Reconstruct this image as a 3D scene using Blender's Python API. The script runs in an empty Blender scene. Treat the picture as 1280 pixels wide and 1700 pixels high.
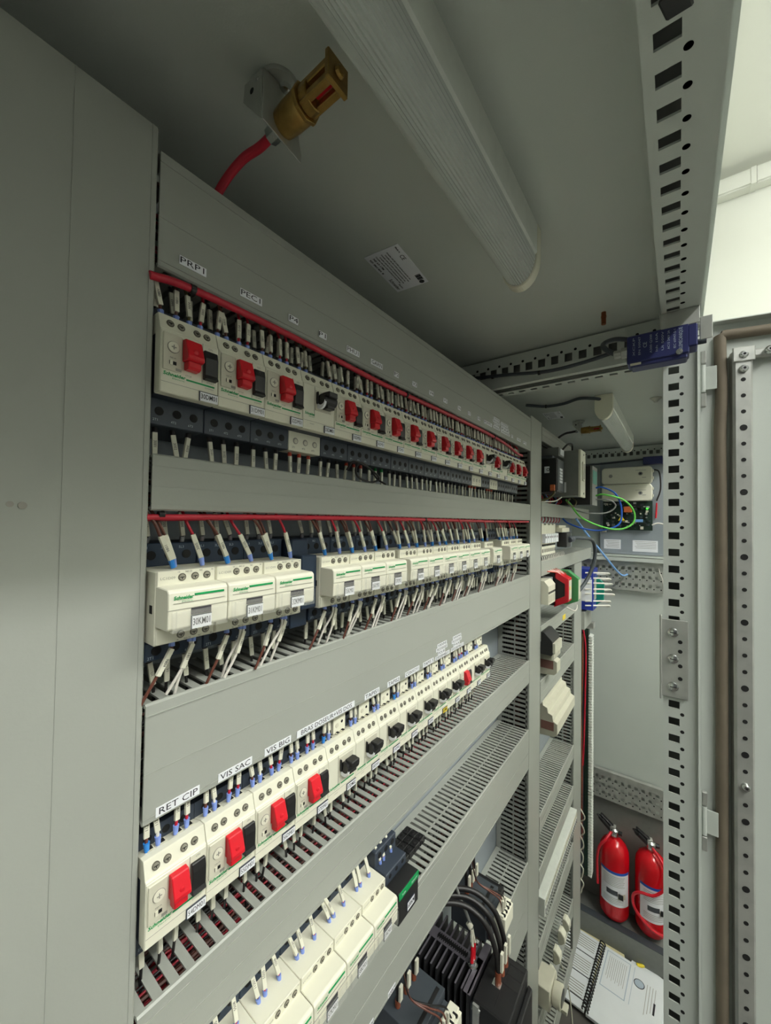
import bpy, bmesh, math, random
from mathutils import Matrix, Vector
random.seed(7)
S = bpy.context.scene
C = S.collection
# ---------------------------------------------------------------- camera
cam = bpy.data.cameras.new('camera')
co = bpy.data.objects.new('camera', cam); C.objects.link(co)
RW = ((0.60201606, -0.02590262, 0.79806373), (-0.79834809, -0.00108731, 0.60219527), (0.01473069, 0.99966388, 0.02133389))
M = Matrix.Identity(4)
for i in range(3):
    M[i][0] = RW[i][0]; M[i][1] = RW[i][1]; M[i][2] = -RW[i][2]
M[1][3] = -0.31
co.matrix_world = M
cam.sensor_fit = 'HORIZONTAL'; cam.sensor_width = 36.0; cam.lens = 642.92 / 1280 * 36
cam.clip_start = 0.01; cam.clip_end = 50
S.camera = co
# ---------------------------------------------------------------- light and exposure
w = bpy.data.worlds.new('world'); S.world = w; w.use_nodes = True
w.node_tree.nodes['Background'].inputs[0].default_value = (0.98, 1.0, 0.95, 1)
w.node_tree.nodes['Background'].inputs[1].default_value = 0.08
def area(name, loc, sx, sy, e, rot=(0, 0, 0), col=(1.0, 1.0, 0.985)):
    l = bpy.data.lights.new(name, 'AREA'); l.shape = 'RECTANGLE'; l.size = sx; l.size_y = sy; l.energy = e; l.color = col
    o = bpy.data.objects.new(name, l); C.objects.link(o); o.location = loc; o.rotation_euler = rot
    return o
area('room_tube_light', (-0.30, -1.74, 1.77), 3.4, 0.14, 66)
area('room_uplight', (0.9, -1.95, 1.45), 3.0, 0.2, 112, rot=(math.pi, 0, 0))  # added upward fill that brightens the ceiling, not a known fixture
area('room_tube_light_end', (2.15, -1.3, 1.77), 0.14, 1.4, 3)  # added fill to brighten the far room wall
S.view_settings.view_transform = 'Standard'; S.view_settings.look = 'None'
S.view_settings.gamma = 1; S.view_settings.exposure = 0.0; S.view_settings.use_curve_mapping = False
# ---------------------------------------------------------------- materials
def srgb(r, g, b):
    f = lambda c: (c / 255 / 12.92) if c / 255 <= 0.04045 else ((c / 255 + 0.055) / 1.055) ** 2.4
    return (f(r), f(g), f(b), 1)
MATS = {}
def mat(name, col, rough=0.5, metal=0.0, var=0.04, scale=60, bump=0.0, bscale=300, emit=None, trans=0.0, alpha=1.0, spec=0.5):
    m = bpy.data.materials.new(name); m.use_nodes = True
    nt = m.node_tree; b = nt.nodes['Principled BSDF']
    b.inputs['Roughness'].default_value = rough; b.inputs['Metallic'].default_value = metal
    b.inputs['Specular IOR Level'].default_value = spec
    tc = nt.nodes.new('ShaderNodeTexCoord')
    n = nt.nodes.new('ShaderNodeTexNoise'); n.inputs['Scale'].default_value = scale; n.inputs['Detail'].default_value = 3
    nt.links.new(tc.outputs['Object'], n.inputs['Vector'])
    r = nt.nodes.new('ShaderNodeMapRange'); r.inputs[1].default_value = 0.3; r.inputs[2].default_value = 0.7
    r.inputs[3].default_value = 1 - var; r.inputs[4].default_value = 1 + var
    nt.links.new(n.outputs['Fac'], r.inputs[0])
    h = nt.nodes.new('ShaderNodeVectorMath'); h.operation = 'SCALE'
    h.inputs[0].default_value = col[:3]; nt.links.new(r.outputs[0], h.inputs['Scale'])
    nt.links.new(h.outputs[0], b.inputs['Base Color'])
    if bump:
        n2 = nt.nodes.new('ShaderNodeTexNoise'); n2.inputs['Scale'].default_value = bscale; n2.inputs['Detail'].default_value = 4
        nt.links.new(tc.outputs['Object'], n2.inputs['Vector'])
        bp = nt.nodes.new('ShaderNodeBump'); bp.inputs['Strength'].default_value = bump; bp.inputs['Distance'].default_value = 0.001
        nt.links.new(n2.outputs['Fac'], bp.inputs['Height']); nt.links.new(bp.outputs[0], b.inputs['Normal'])
    if emit:
        b.inputs['Emission Color'].default_value = emit[0]; b.inputs['Emission Strength'].default_value = emit[1]
    if trans: b.inputs['Transmission Weight'].default_value = trans; b.inputs['IOR'].default_value = 1.3
    if alpha < 1: b.inputs['Alpha'].default_value = alpha
    MATS[name] = m
    return m
duct = mat('grey_pvc', srgb(160, 163, 155), 0.42, var=0.02, scale=8, bump=0.05, bscale=500)
paint = mat('grey_paint', srgb(196, 202, 195), 0.38, var=0.02, scale=6, bump=0.12, bscale=700)
plate_m = mat('plate_galvanised', srgb(160, 168, 175), 0.45, 0.35, var=0.05, scale=12)
galv = mat('galvanised_steel', srgb(182, 184, 178), 0.42, 0.55, var=0.10, scale=40, bump=0.05)
steel = mat('bright_steel', srgb(205, 208, 205), 0.22, 0.95, var=0.06, scale=90)
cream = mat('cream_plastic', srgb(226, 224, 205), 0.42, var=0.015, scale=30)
creamd = mat('cream_plastic_shaded', srgb(206, 203, 184), 0.5, var=0.02)  # deeper cream for inset details and beige housings
navy = mat('navy_plastic', srgb(54, 62, 74), 0.45, var=0.05)
navyd = mat('dark_blue_plastic', srgb(34, 50, 70), 0.45, var=0.05)
black = mat('black_plastic', srgb(30, 30, 31), 0.4, var=0.1)
dark = mat('dark_recess', srgb(16, 16, 16), 0.8)
red = mat('red_plastic', srgb(214, 24, 40), 0.33, var=0.03)
redc = mat('red_cable', srgb(190, 30, 52), 0.45, var=0.08, scale=40)
brown = mat('brown_wire', srgb(98, 56, 44), 0.45, var=0.08)
blackw = mat('black_wire', srgb(28, 26, 26), 0.45, var=0.08)
whitew = mat('white_wire', srgb(226, 222, 212), 0.45, var=0.03)
oliv = mat('olive_wire', srgb(92, 84, 44), 0.45)
sleeve = mat('marker_sleeve', srgb(218, 216, 198), 0.35, var=0.03)
ferb = mat('blue_ferrule', srgb(128, 152, 222), 0.4)
ferc = mat('bright_blue_ferrule', srgb(40, 130, 214), 0.4)
ferg = mat('grey_ferrule', srgb(138, 138, 142), 0.4)
ferk = mat('black_ferrule', srgb(42, 38, 38), 0.4)
ferr = mat('red_ferrule', srgb(196, 70, 48), 0.4)
fern = mat('green_ferrule', srgb(24, 140, 64), 0.4)
ferw = mat('brown_ferrule', srgb(134, 72, 48), 0.4)
ink = mat('black_ink', srgb(38, 38, 44), 0.6)
inkg = mat('grey_ink', srgb(150, 148, 138), 0.6)
inkw = mat('pale_ink', srgb(170, 184, 196), 0.6)
green = mat('logo_green', srgb(0, 152, 82), 0.45)
white = mat('white_label', srgb(238, 240, 244), 0.4, var=0.01)
yellow = mat('yellow_label', srgb(236, 210, 40), 0.45)
window = mat('smoked_window', srgb(70, 68, 72), 0.2)
clearp = mat('clear_cover', srgb(232, 232, 222), 0.12, alpha=0.10)
brass = mat('brass', srgb(168, 136, 76), 0.34, 0.85, var=0.15, scale=120)
bronze = mat('bronze', srgb(150, 92, 60), 0.4, 0.8)
diff = mat('ribbed_diffuser', srgb(216, 222, 216), 0.25, trans=0.25, var=0.03)
lampw = mat('lamp_white', srgb(222, 226, 218), 0.4)
tubem = mat('fluorescent_tube', srgb(235, 236, 230), 0.3)
wallg = mat('room_grey', srgb(176, 178, 174), 0.7, var=0.03, scale=3)
wallw = mat('room_white', srgb(238, 240, 230), 0.8, var=0.01, scale=2)
floorm = mat('floor_concrete', srgb(84, 80, 76), 0.6, var=0.12, scale=14, bump=0.2, bscale=90)
gasket = mat('gasket_foam', srgb(118, 108, 92), 0.75, var=0.10, scale=25, bump=0.3, bscale=60)
switchb = mat('blue_switch_plastic', srgb(40, 46, 98), 0.4, var=0.05)
blue = mat('blue_plastic', srgb(34, 56, 160), 0.4)
teal = mat('teal_plastic', srgb(0, 142, 122), 0.4)
greenp = mat('green_plastic', srgb(70, 148, 88), 0.4)
pcb = mat('circuit_board', srgb(26, 50, 40), 0.4, var=0.3, scale=80)
gcab = mat('green_cable', srgb(96, 190, 70), 0.4)
bcab = mat('blue_cable', srgb(24, 88, 190), 0.4)
lbcab = mat('light_blue_cable', srgb(120, 168, 226), 0.4)
paper = mat('paper', srgb(222, 226, 228), 0.6, var=0.02, scale=20)
manila = mat('manila', srgb(214, 204, 160), 0.6)
extred = mat('extinguisher_red', srgb(206, 10, 26), 0.18, var=0.01, spec=0.6)
rubber = mat('black_rubber', srgb(22, 22, 22), 0.55)
led = mat('green_led', srgb(60, 230, 60), 0.4, emit=(srgb(70, 255, 60), 2.0))
orange = mat('copper_coil', srgb(200, 104, 56), 0.4, 0.3)
greyp = mat('grey_plastic', srgb(124, 126, 122), 0.45)
dgrey = mat('dark_grey_plastic', srgb(64, 70, 76), 0.5)
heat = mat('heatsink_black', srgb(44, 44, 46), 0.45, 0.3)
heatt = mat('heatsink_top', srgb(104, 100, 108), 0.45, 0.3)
redpr = mat('red_module', srgb(206, 20, 40), 0.35)
screwc = mat('screw_zinc', srgb(168, 164, 150), 0.35, 0.6)
holec = mat('screw_well', srgb(104, 100, 88), 0.6)
rosy = mat('rosy_window', srgb(146, 104, 94), 0.4)
cop = mat('terracotta_wires', srgb(150, 74, 56), 0.5, var=0.35, scale=120)
# ---------------------------------------------------------------- helpers
class MB:
    def __init__(s): s.v = []; s.f = []; s.mi = []; s.m = []
    def _m(s, m):
        if m not in s.m: s.m.append(m)
        return s.m.index(m)
    def add(s, vs, fs, m):
        n = len(s.v); k = s._m(m); s.v += [tuple(p) for p in vs]
        for f in fs: s.f.append([n + i for i in f]); s.mi.append(k)
        return s
    def hexa(s, p, m): return s.add(p, [(0, 3, 2, 1), (4, 5, 6, 7), (0, 1, 5, 4), (1, 2, 6, 5), (2, 3, 7, 6), (3, 0, 4, 7)], m)
    def box(s, x0, x1, y0, y1, z0, z1, m):
        return s.hexa([(x0, y0, z0), (x1, y0, z0), (x1, y1, z0), (x0, y1, z0), (x0, y0, z1), (x1, y0, z1), (x1, y1, z1), (x0, y1, z1)], m)
    def prism(s, pts, ax, a, b, m):
        n = len(pts)
        def p(u, v, t): return {'x': (t, u, v), 'y': (u, t, v), 'z': (u, v, t)}[ax]
        vs = [p(u, v, a) for u, v in pts] + [p(u, v, b) for u, v in pts]
        fs = [tuple(range(n))[::-1], tuple(range(n, 2 * n))] + [(i, (i + 1) % n, n + (i + 1) % n, n + i) for i in range(n)]
        return s.add(vs, fs, m)
    def cyl(s, p0, p1, r, m, n=14, r2=None):
        p0 = Vector(p0); p1 = Vector(p1); d = (p1 - p0).normalized()
        a = d.orthogonal().normalized(); b = d.cross(a); r2 = r if r2 is None else r2
        vs = []
        for p, q in ((p0, r), (p1, r2)):
            for i in range(n):
                t = 2 * math.pi * i / n; vs.append(p + (a * math.cos(t) + b * math.sin(t)) * q)
        fs = [tuple(range(n))[::-1], tuple(range(n, 2 * n))] + [(i, (i + 1) % n, n + (i + 1) % n, n + i) for i in range(n)]
        return s.add(vs, fs, m)
    def lathe(s, c, prof, m, ax='z', n=28):
        vs = []; k = len(prof)
        for r, h in prof:
            for i in range(n):
                t = 2 * math.pi * i / n; u, v = r * math.cos(t), r * math.sin(t)
                d = {'z': (u, v, h), 'y': (u, h, v), 'x': (h, u, v)}[ax]
                vs.append((c[0] + d[0], c[1] + d[1], c[2] + d[2]))
        fs = [(j * n + i, j * n + (i + 1) % n, (j + 1) * n + (i + 1) % n, (j + 1) * n + i) for j in range(k - 1) for i in range(n)]
        fs += [tuple(range(n))[::-1], tuple(range((k - 1) * n, k * n))]
        return s.add(vs, fs, m)
    def tube(s, pts, r, m, n=7, sub=6):
        P = spline(pts, sub); vs = []; a = None
        for i, p in enumerate(P):
            d = (P[min(i + 1, len(P) - 1)] - P[max(i - 1, 0)]).normalized()
            a = d.orthogonal().normalized() if a is None else (a - d * a.dot(d)).normalized()
            b = d.cross(a)
            for k in range(n):
                t = 2 * math.pi * k / n; vs.append(p + (a * math.cos(t) + b * math.sin(t)) * r)
        L = len(P)
        fs = [(j * n + i, j * n + (i + 1) % n, (j + 1) * n + (i + 1) % n, (j + 1) * n + i) for j in range(L - 1) for i in range(n)]
        fs += [tuple(range(n))[::-1], tuple(range((L - 1) * n, L * n))]
        return s.add(vs, fs, m)
    def rot(s, mtx):
        s.v = [tuple(mtx @ Vector(p)) for p in s.v]; return s
    def build(s, name, parent=None, loc=(0, 0, 0), bevel=0, smooth=False, seg=1):
        me = bpy.data.meshes.new(name); me.from_pydata(s.v, [], s.f)
        for m in s.m: me.materials.append(m)
        me.polygons.foreach_set('material_index', s.mi)
        bm = bmesh.new(); bm.from_mesh(me); bmesh.ops.recalc_face_normals(bm, faces=bm.faces); bm.to_mesh(me); bm.free()
        if smooth:
            me.polygons.foreach_set('use_smooth', [True] * len(me.polygons)); me.set_sharp_from_angle(angle=math.radians(38))
        o = bpy.data.objects.new(name, me); C.objects.link(o); o.location = loc
        if parent: o.parent = parent
        if bevel:
            b = o.modifiers.new('bevel', 'BEVEL'); b.width = bevel; b.segments = seg; b.limit_method = 'ANGLE'; b.angle_limit = 0.6
        return o
def spline(pts, sub):
    P = [Vector(p) for p in pts]
    if len(P) < 3 or sub < 2: return P
    Q = [P[0] * 2 - P[1]] + P + [P[-1] * 2 - P[-2]]; out = []
    for i in range(1, len(Q) - 2):
        for k in range(sub):
            t = k / sub
            out.append(0.5 * ((2 * Q[i]) + (Q[i + 1] - Q[i - 1]) * t + (2 * Q[i - 1] - 5 * Q[i] + 4 * Q[i + 1] - Q[i + 2]) * t * t + (3 * Q[i] - Q[i - 1] - 3 * Q[i + 1] + Q[i + 2]) * t ** 3))
    out.append(P[-1]); return out
def B(*a, name, parent=None, m=None, loc=(0, 0, 0), bevel=0): return MB().box(*a, m).build(name, parent, loc, bevel)
def tag(o, label, cat=None, group=None, kind=None):
    if label: o['label'] = label
    if cat: o['category'] = cat
    if group: o['group'] = group
    if kind: o['kind'] = kind
    return o
def thing(name, loc, label, cat, group=None):
    o = bpy.data.objects.new(name, None); o.empty_display_size = 0.01; C.objects.link(o); o.location = loc
    return tag(o, label, cat, group)
def struct(o): o['kind'] = 'structure'; return o
def dup(o, parent=None):
    c = o.copy(); C.objects.link(c); c.parent = parent
    for ch in list(KIDS(o)): dup(ch, c)
    return c
def KIDS(o): return o.children
TXT = {}
def text_mesh(s, size, m, width=None, bold=0.0, space=1.0, italic=0.0):
    key = (s, size, m.name, width, bold, italic)
    if key in TXT: return TXT[key]
    cu = bpy.data.curves.new('lettering', 'FONT'); cu.body = s; cu.size = size; cu.resolution_u = 2
    cu.offset = bold; cu.shear = italic; cu.align_x = 'CENTER'; cu.align_y = 'CENTER'
    o = bpy.data.objects.new('tmp', cu); C.objects.link(o)
    bpy.context.view_layer.update()
    me = bpy.data.meshes.new_from_object(o.evaluated_get(bpy.context.evaluated_depsgraph_get()))
    bpy.data.objects.remove(o); bpy.data.curves.remove(cu)
    if width and len(me.vertices):
        xs = [v.co.x for v in me.vertices]; k = width / max(1e-6, max(xs) - min(xs))
        for v in me.vertices: v.co.x *= k
    me.materials.clear(); me.materials.append(m); TXT[key] = me
    return me
FRONT = Matrix(((1, 0, 0), (0, 0, -1), (0, 1, 0)))     # lettering facing out of the panel
def up(a): return Matrix.Rotation(math.radians(a), 3, 'Z')
def text(s, size, m, parent, loc, width=None, R=None, name='lettering', bold=0.0, spin=0, italic=0.0):
    me = text_mesh(s, size, m, width, bold, 1.0, italic)
    o = bpy.data.objects.new(name, me); C.objects.link(o)
    if parent: o.parent = parent
    q = ((R or FRONT) @ up(spin)).to_4x4(); q.translation = Vector(loc); o.matrix_local = q
    return o
ORD = ['first', 'second', 'third', 'fourth', 'fifth', 'sixth', 'seventh', 'eighth', 'ninth', 'tenth', 'eleventh', 'twelfth', 'thirteenth', 'fourteenth', 'fifteenth', 'sixteenth', 'seventeenth', 'eighteenth', 'nineteenth', 'twentieth']
# ================================================================ the room
struct(B(-3.5, 2.75, -3.6, 0.6, -1.86, -1.81, name='floor', m=floorm))
struct(B(-3.5, 2.75, -3.6, 0.6, 1.80, 1.86, name='ceiling', m=wallw))
struct(B(2.62, 2.70, -3.6, 0.6, -1.81, 1.80, name='wall_far', m=wallw))
struct(B(-3.5, 2.70, -3.68, -3.6, -1.81, 1.80, name='wall_opposite', m=wallg))
struct(B(-3.5, 2.70, 0.5, 0.58, -1.81, 1.80, name='wall_behind_cabinet', m=wallw))
t = thing('cable_trunking', (2.6, -0.6, 1.7), 'white square cable trunking high on the white room wall', 'trunking')
B(-0.04, 0.02, -2.6, 0.27, -0.025, 0.055, name='trunking_body', parent=t, m=wallw, bevel=0.004)
B(-0.047, -0.04, -2.6, 0.27, -0.02, 0.05, name='trunking_lid', parent=t, m=wallw, bevel=0.002)
MB().box(-0.049, 0.02, -0.02, -0.0, -0.027, 0.057, wallw).box(-0.0495, -0.04, -0.0215, -0.02, -0.027, 0.057, inkg).build('joint_sleeve', t)
# ================================================================ the enclosure
enc = thing('switchgear_enclosure', (0.8, -0.1, -1.81), 'light grey two-bay steel enclosure holding all the wiring', 'enclosure')
def E(mb, name, bevel=0): return mb.build(name, enc, (-0.8, 0.1, 1.81), bevel)
E(MB().box(-0.9, 0.80, -0.29, 0.12, 0.350, 0.354, paint).box(0.83, 2.07, -0.29, 0.12, 0.350, 0.354, paint).box(-0.9, 2.08, -0.345, 0.125, 0.354, 0.358, paint), 'roof_panel')
E(MB().box(-0.9, 2.08, 0.115, 0.118, -1.81, 0.354, paint), 'back_panel')
E(MB().box(2.075, 2.078, -0.345, 0.118, -1.81, 0.354, paint), 'end_panel')
E(MB().box(0.0, 1.98, 0.086, 0.089, -1.62, 0.30, plate_m), 'mounting_plate')
E(MB().box(-0.9, -0.897, -0.34, 0.118, -1.81, 0.354, paint), 'side_panel')
# front roof rail, seen from below, punched with squares and dots
def rail_x(x0, x1, z, name):
    mb = MB(); ya, yb, yc, yd = -0.291, -0.298, -0.3125, -0.336
    mb.box(x0, x1, yb, ya, z, z + 0.002, paint).box(x0, x1, yd, yc, z, z + 0.002, paint)
    k = 0; x = 0.2805
    while x > x0: x -= 0.0271
    while x < x1:
        a = max(x + 0.0117, x0); b = min(x + 0.0271, x1)
        if b > a: mb.box(a, b, yc, yb, z, z + 0.002, paint)
        mb.cyl((x + 0.0197, -0.3158, z - 0.0002), (x + 0.0197, -0.3158, z + 0.001), 0.0027, dark, 14)
        x += 0.0271
    mb.box(x0, x1, ya - 0.0015, ya, z + 0.002, 0.350, paint).box(x0, x1, yd, yd + 0.0015, z + 0.002, 0.352, paint)
    mb.box(x0, x1, yd + 0.0015, ya - 0.0015, z + 0.018, z + 0.0195, greyp)  # darker inner strip stands in for shade inside the rail
    return E(mb, name)
rail_x(-0.9, 0.785, 0.300, 'roof_rail')
rail_x(0.83, 2.06, 0.300, 'roof_rail')
def post(x, name, up_z):
    mb = MB(); ya, yb, yc, yd = -0.291, -0.298, -0.3122, -0.337
    mb.box(x, x + 0.002, yb, ya, -1.81, up_z, paint).box(x, x + 0.002, yd, yc, -1.81, up_z, paint)
    z = 0.2585 + 0.0271
    while z > -1.78:
        mb.box(x, x + 0.002, yc, yb, z - 0.0271, z - 0.0117, paint)
        mb.cyl((x - 0.0002, -0.3155, z - 0.0195), (x + 0.001, -0.3155, z - 0.0195), 0.0027, dark, 14)
        z -= 0.0271
    mb.box(x, x + 0.002, yc, yb, z, -1.81, paint)
    mb.box(x + 0.002, x + 0.034, ya - 0.0015, ya, -1.81, up_z, paint).box(x + 0.002, x + 0.034, yd, yd + 0.0015, -1.81, up_z, paint)
    mb.box(x + 0.030, x + 0.032, yd + 0.0015, ya - 0.0015, -1.81, up_z, greyp)  # darker inner plate stands in for shade inside the post
    # door-side lip that catches the light
    mb.box(x - 0.004, x + 0.002, yd - 0.0022, yd, -1.81, up_z, paint)
    return E(mb, name)
post(0.785, 'upright_post', 0.30)
# cross rails between the bays
def rail_y(x, face, name, y1=0.112):
    z0, z1 = 0.283, 0.350; mb = MB(); y = -0.29; p = 0.0245
    zb, zt = 0.3075, 0.3235
    mb.box(x, x + 0.0015, y, y1, z0, zb, paint).box(x, x + 0.0015, y, y1, zt, z1 - 0.004, paint)
    k = 0; yy = -0.2735
    while yy < y1:
        a = yy + 0.0135 if yy + 0.0135 < y1 else y1
        mb.box(x, x + 0.0015, max(y, yy - p + 0.0135), yy, zb, zt, paint)
        mb.cyl((x - 0.0002, yy - 0.0055, 0.328), (x + 0.001, yy - 0.0055, 0.328), 0.0026, dark, 10)
        yy += p
    mb.box(x + 0.0015, x + 0.012, y, y1, z0, z0 + 0.0015, paint)
    mb.box(x + 0.020, x + 0.0215, y, y1, z0, z1 - 0.004, greyp)
    return E(mb, name)
rail_y(0.790, -1, 'cross_rail')
mb = MB()
mb.box(0.826, 0.834, -0.29, 0.11, 0.283, 0.2845, paint).box(0.844, 0.852, -0.29, 0.11, 0.283, 0.2845, paint)
y = -0.28
while y < 0.1:
    mb.box(0.834, 0.844, y, y + 0.011, 0.283, 0.2845, paint); y += 0.0245
mb.box(0.852, 0.8535, -0.29, 0.11, 0.283, 0.346, paint)
E(mb, 'cross_rail')
rail_y(2.045, -1, 'cross_rail')
# perforated mounting rails on the end panel and the plinth rail
def perf(x, z0, z1, rows, name):
    n = len(rows); mb = MB(); h = 0.0125; ys = -0.285; ye = 0.11
    zs = [z0] + [v for r in rows for v in (r, r + h)] + [z1]
    for i in range(0, len(zs), 2): mb.box(x, x + 0.0015, ys, ye, zs[i], zs[i + 1], galv)
    for r in rows:
        yy = ys
        while yy < ye:
            mb.box(x, x + 0.0015, yy, min(ye, yy + 0.013), r, r + h, galv)
            mb.cyl((x - 0.0003, yy + 0.006, r - 0.006), (x + 0.001, yy + 0.006, r - 0.006), 0.0028, dark, 8)
            yy += 0.0255
    mb.box(x, x + 0.02, ys, ye, z1, z1 + 0.0015, galv)
    return E(mb, name)
perf(2.045, -0.297, -0.170, [-0.277, -0.240, -0.205], 'perforated_rail')
perf(2.045, -1.255, -1.130, [-1.235, -1.200, -1.167], 'perforated_rail')
E(MB().box(2.02, 2.06, -0.29, 0.11, -0.166, -0.150, paint).box(2.03, 2.065, -0.29, 0.11, -0.147, -0.137, paint), 'end_crossbar')
E(MB().box(1.935, 1.960, -0.33, 0.1, -1.81, -1.712, greyp).box(1.935, 1.965, -0.33, 0.1, -1.712, -1.708, dgrey).box(1.965, 2.07, -0.33, 0.1, -1.74, -1.722, greyp), 'plinth_rail')
E(MB().box(2.066, 2.074, -0.345, 0.11, -1.74, -1.262, greyp), 'kick_panel')
# bolted steel joining plate on the post
t = thing('joining_bracket', (0.783, -0.31, -0.215), 'galvanised steel joining plate bolted over the holes of the white post', 'bracket')
mb = MB().box(-0.004, 0.0, -0.0135, 0.0215, -0.062, 0.062, galv).box(-0.010, 0.0, 0.0205, 0.0235, -0.066, 0.068, galv)
mb.build('bracket_plate', t, bevel=0.001)
for z in (0.042, 0.0, -0.044):
    MB().lathe((-0.004, 0.006, z), [(0.0001, -0.0035), (0.0045, -0.0035), (0.0072, -0.002), (0.0075, 0)], steel, 'x', 20).box(-0.0078, -0.0074, 0.002, 0.010, z - 0.0006, z + 0.0006, dark).build('button_screw', t, smooth=True)
for z in (0.028, 0.013, -0.010, -0.030): MB().cyl((-0.0045, -0.003, z), (-0.003, -0.003, z), 0.0030, dark, 14).build('bracket_hole', t)
# door
door = thing('enclosure_door', (0.800, -0.345, -1.75), 'open grey steel enclosure door on the right with foam gasket', 'door')
door.rotation_euler = (0, 0, math.atan2(-0.975, 0.22))
# local: x along the door width, y = outwards (away from the inner face is +y), inner face looks to -y local after rotation
def D(mb, name, bevel=0, smooth=False): return mb.build(name, door, (0, 0, 1.75), bevel, smooth)
sgn = -1.0
D(MB().box(-0.012, 0.75, 0.0, 0.0015, -1.75, 0.318, paint).box(-0.014, -0.012, -0.018, 0.0015, -1.75, 0.318, paint).box(-0.014, 0.75, -0.016, 0.0015, 0.318, 0.3195, paint), 'door_skin')
E2 = MB()
E2.tube([(0.0185, -0.004, -1.7), (0.0180, -0.0045, -0.9), (0.0190, -0.005, -0.1), (0.0175, -0.005, 0.13), (0.0195, -0.005, 0.20), (0.0180, -0.005, 0.290), (0.021, -0.005, 0.2985), (0.06, -0.005, 0.2985), (0.30, -0.0045, 0.2980), (0.7, -0.004, 0.298)], 0.0078, gasket, 12, 5)
D(E2, 'foam_gasket', smooth=True)
mb = MB(); mb.box(0.030, 0.054, -0.018, -0.001, -1.6, 0.270, galv)
mb.box(0.054, 0.75, -0.014, -0.001, 0.2555, 0.2695, galv)
z = 0.222; k = 0
D(mb, 'stiffener_frame', 0.003)
mb = MB()
while z > -0.95:
    mb.cyl((0.042, -0.0184, z), (0.042, -0.0175, z), 0.0046 if k % 4 == 3 else 0.0030, dark, 14); z -= 0.0245; k += 1
D(mb, 'punched_hole_row')
D(MB().box(0.0285, 0.056, -0.0205, -0.0175, 0.249, 0.272, galv), 'corner_clamp', 0.002)
for x, z in ((0.042, 0.2595), (0.042, 0.238), (0.072, 0.2625), (0.042, -0.388)):
    D(MB().lathe((x, -0.020, z), [(0.0001, -0.004), (0.0035, -0.004), (0.0055, -0.0015), (0.0058, 0.003)], steel, 'y', 18).cyl((x, -0.0245, z), (x, -0.0235, z), 0.0018, dark, 6), 'frame_bolt', smooth=True)
for z in (0.232, -0.46):
    h = thing('hinge', (0.792, -0.3425, z), '%s grey door hinge between the white post and the door' % ('upper' if z > 0 else 'lower'), 'hinge', 'door hinges')
    MB().cyl((0, 0, -0.021), (0, 0, 0.022), 0.0034, paint, 14).build('barrel', h, smooth=True)
    MB().box(-0.003, 0.0035, -0.004, 0.003, 0.024, 0.045, galv).box(-0.003, 0.0035, -0.004, 0.003, -0.045, -0.023, galv).build('knuckle', h, bevel=0.001)
    MB().box(-0.0005, 0.001, -0.017, -0.002, -0.018, 0.019, paint).build('leaf', h, bevel=0.003)
# ================================================================ slotted wiring ducts
def hduct(x0, x1, z0, z1, label, nubs=False, near=False, cover=True, y0=0.0, pitch=0.0125):
    t = thing('wiring_duct', (x0, 0.085, z0), label, 'wiring duct', 'horizontal slotted wiring ducts')
    L = x1 - x0; H = z1 - z0; mb = MB()
    mb.box(0, L, -0.003, 0, 0, H, duct)
    for zz in (0.0, H - 0.0016):
        mb.box(0, L, -0.012, -0.003, zz, zz + 0.0016, duct)
        n = int(L / pitch)
        for i in range(n + 1):
            xa = i * pitch; xb = min(xa + 0.0070, L)
            if xb <= xa: continue
            mb.box(xa, xb, -0.0835, -0.012, zz, zz + 0.0016, duct)
            if nubs and xa + pitch < L:
                mb.box(xb, xa + pitch, -0.0475, -0.0445, zz, zz + 0.0012, duct)
    mb.build('slotted_body', t)
    if cover:
        c = MB()
        s = 1
        pr = [(-0.085, 0.0), (-0.085, H), (-0.0835, H + 0.0012), (-0.0815, H + 0.0012), (-0.0815, H - 0.0003), (-0.0832, H - 0.0003), (-0.0832, 0.0003), (-0.0815, 0.0003), (-0.0815, -0.0012), (-0.0835, -0.0012)]
        c.prism(pr, 'x', 0.0004, L - 0.0004, duct)
        c.box(0.0004, L - 0.0004, -0.0855, -0.085, H - 0.008, H - 0.0072, duct)
        c.box(0.0004, L - 0.0004, -0.0854, -0.085, H * 0.42, H * 0.42 + 0.0005, duct)
        c.box(0.0004, L - 0.0004, -0.0855, -0.085, 0.0035, 0.0042, duct)
        c.build('duct_cover', t)
    return t
def vduct(x0, x1, z0, z1, label, groove=None):
    t = thing('wiring_duct', (x0, 0.085, z0), label, 'wiring duct', 'vertical slotted wiring ducts')
    W = x1 - x0; H = z1 - z0; mb = MB()
    mb.box(0, W, -0.003, 0, 0, H, duct)
    for xx in (0.0, W - 0.0016):
        mb.box(xx, xx + 0.0016, -0.012, -0.003, 0, H, duct)
        n = int(H / 0.0125)
        for i in range(n + 1):
            a = i * 0.0125; b = min(a + 0.0066, H)
            mb.box(xx, xx + 0.0016, -0.080, -0.012, a, b, duct)
            if i < n: mb.box(xx, xx + 0.0012, -0.0475, -0.044, b, a + 0.0125, duct)
    mb.build('slotted_body', t)
    c = MB()
    pr = [(0.0, -0.0835), (0.0012, -0.085), (W - 0.0012, -0.085), (W, -0.0835), (W, -0.076), (W - 0.0012, -0.076), (W - 0.0012, -0.083), (0.0012, -0.083), (0.0012, -0.076), (0, -0.076)]
    c.prism(pr, 'z', 0, H, duct)
    if groove: c.box(groove - x0, groove - x0 + 0.0006, -0.0854, -0.085, 0.0, H, duct)
    c.box(W - 0.0045, W - 0.0038, -0.0854, -0.085, 0.0, H, duct)
    c.build('duct_cover', t)
    return t
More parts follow.
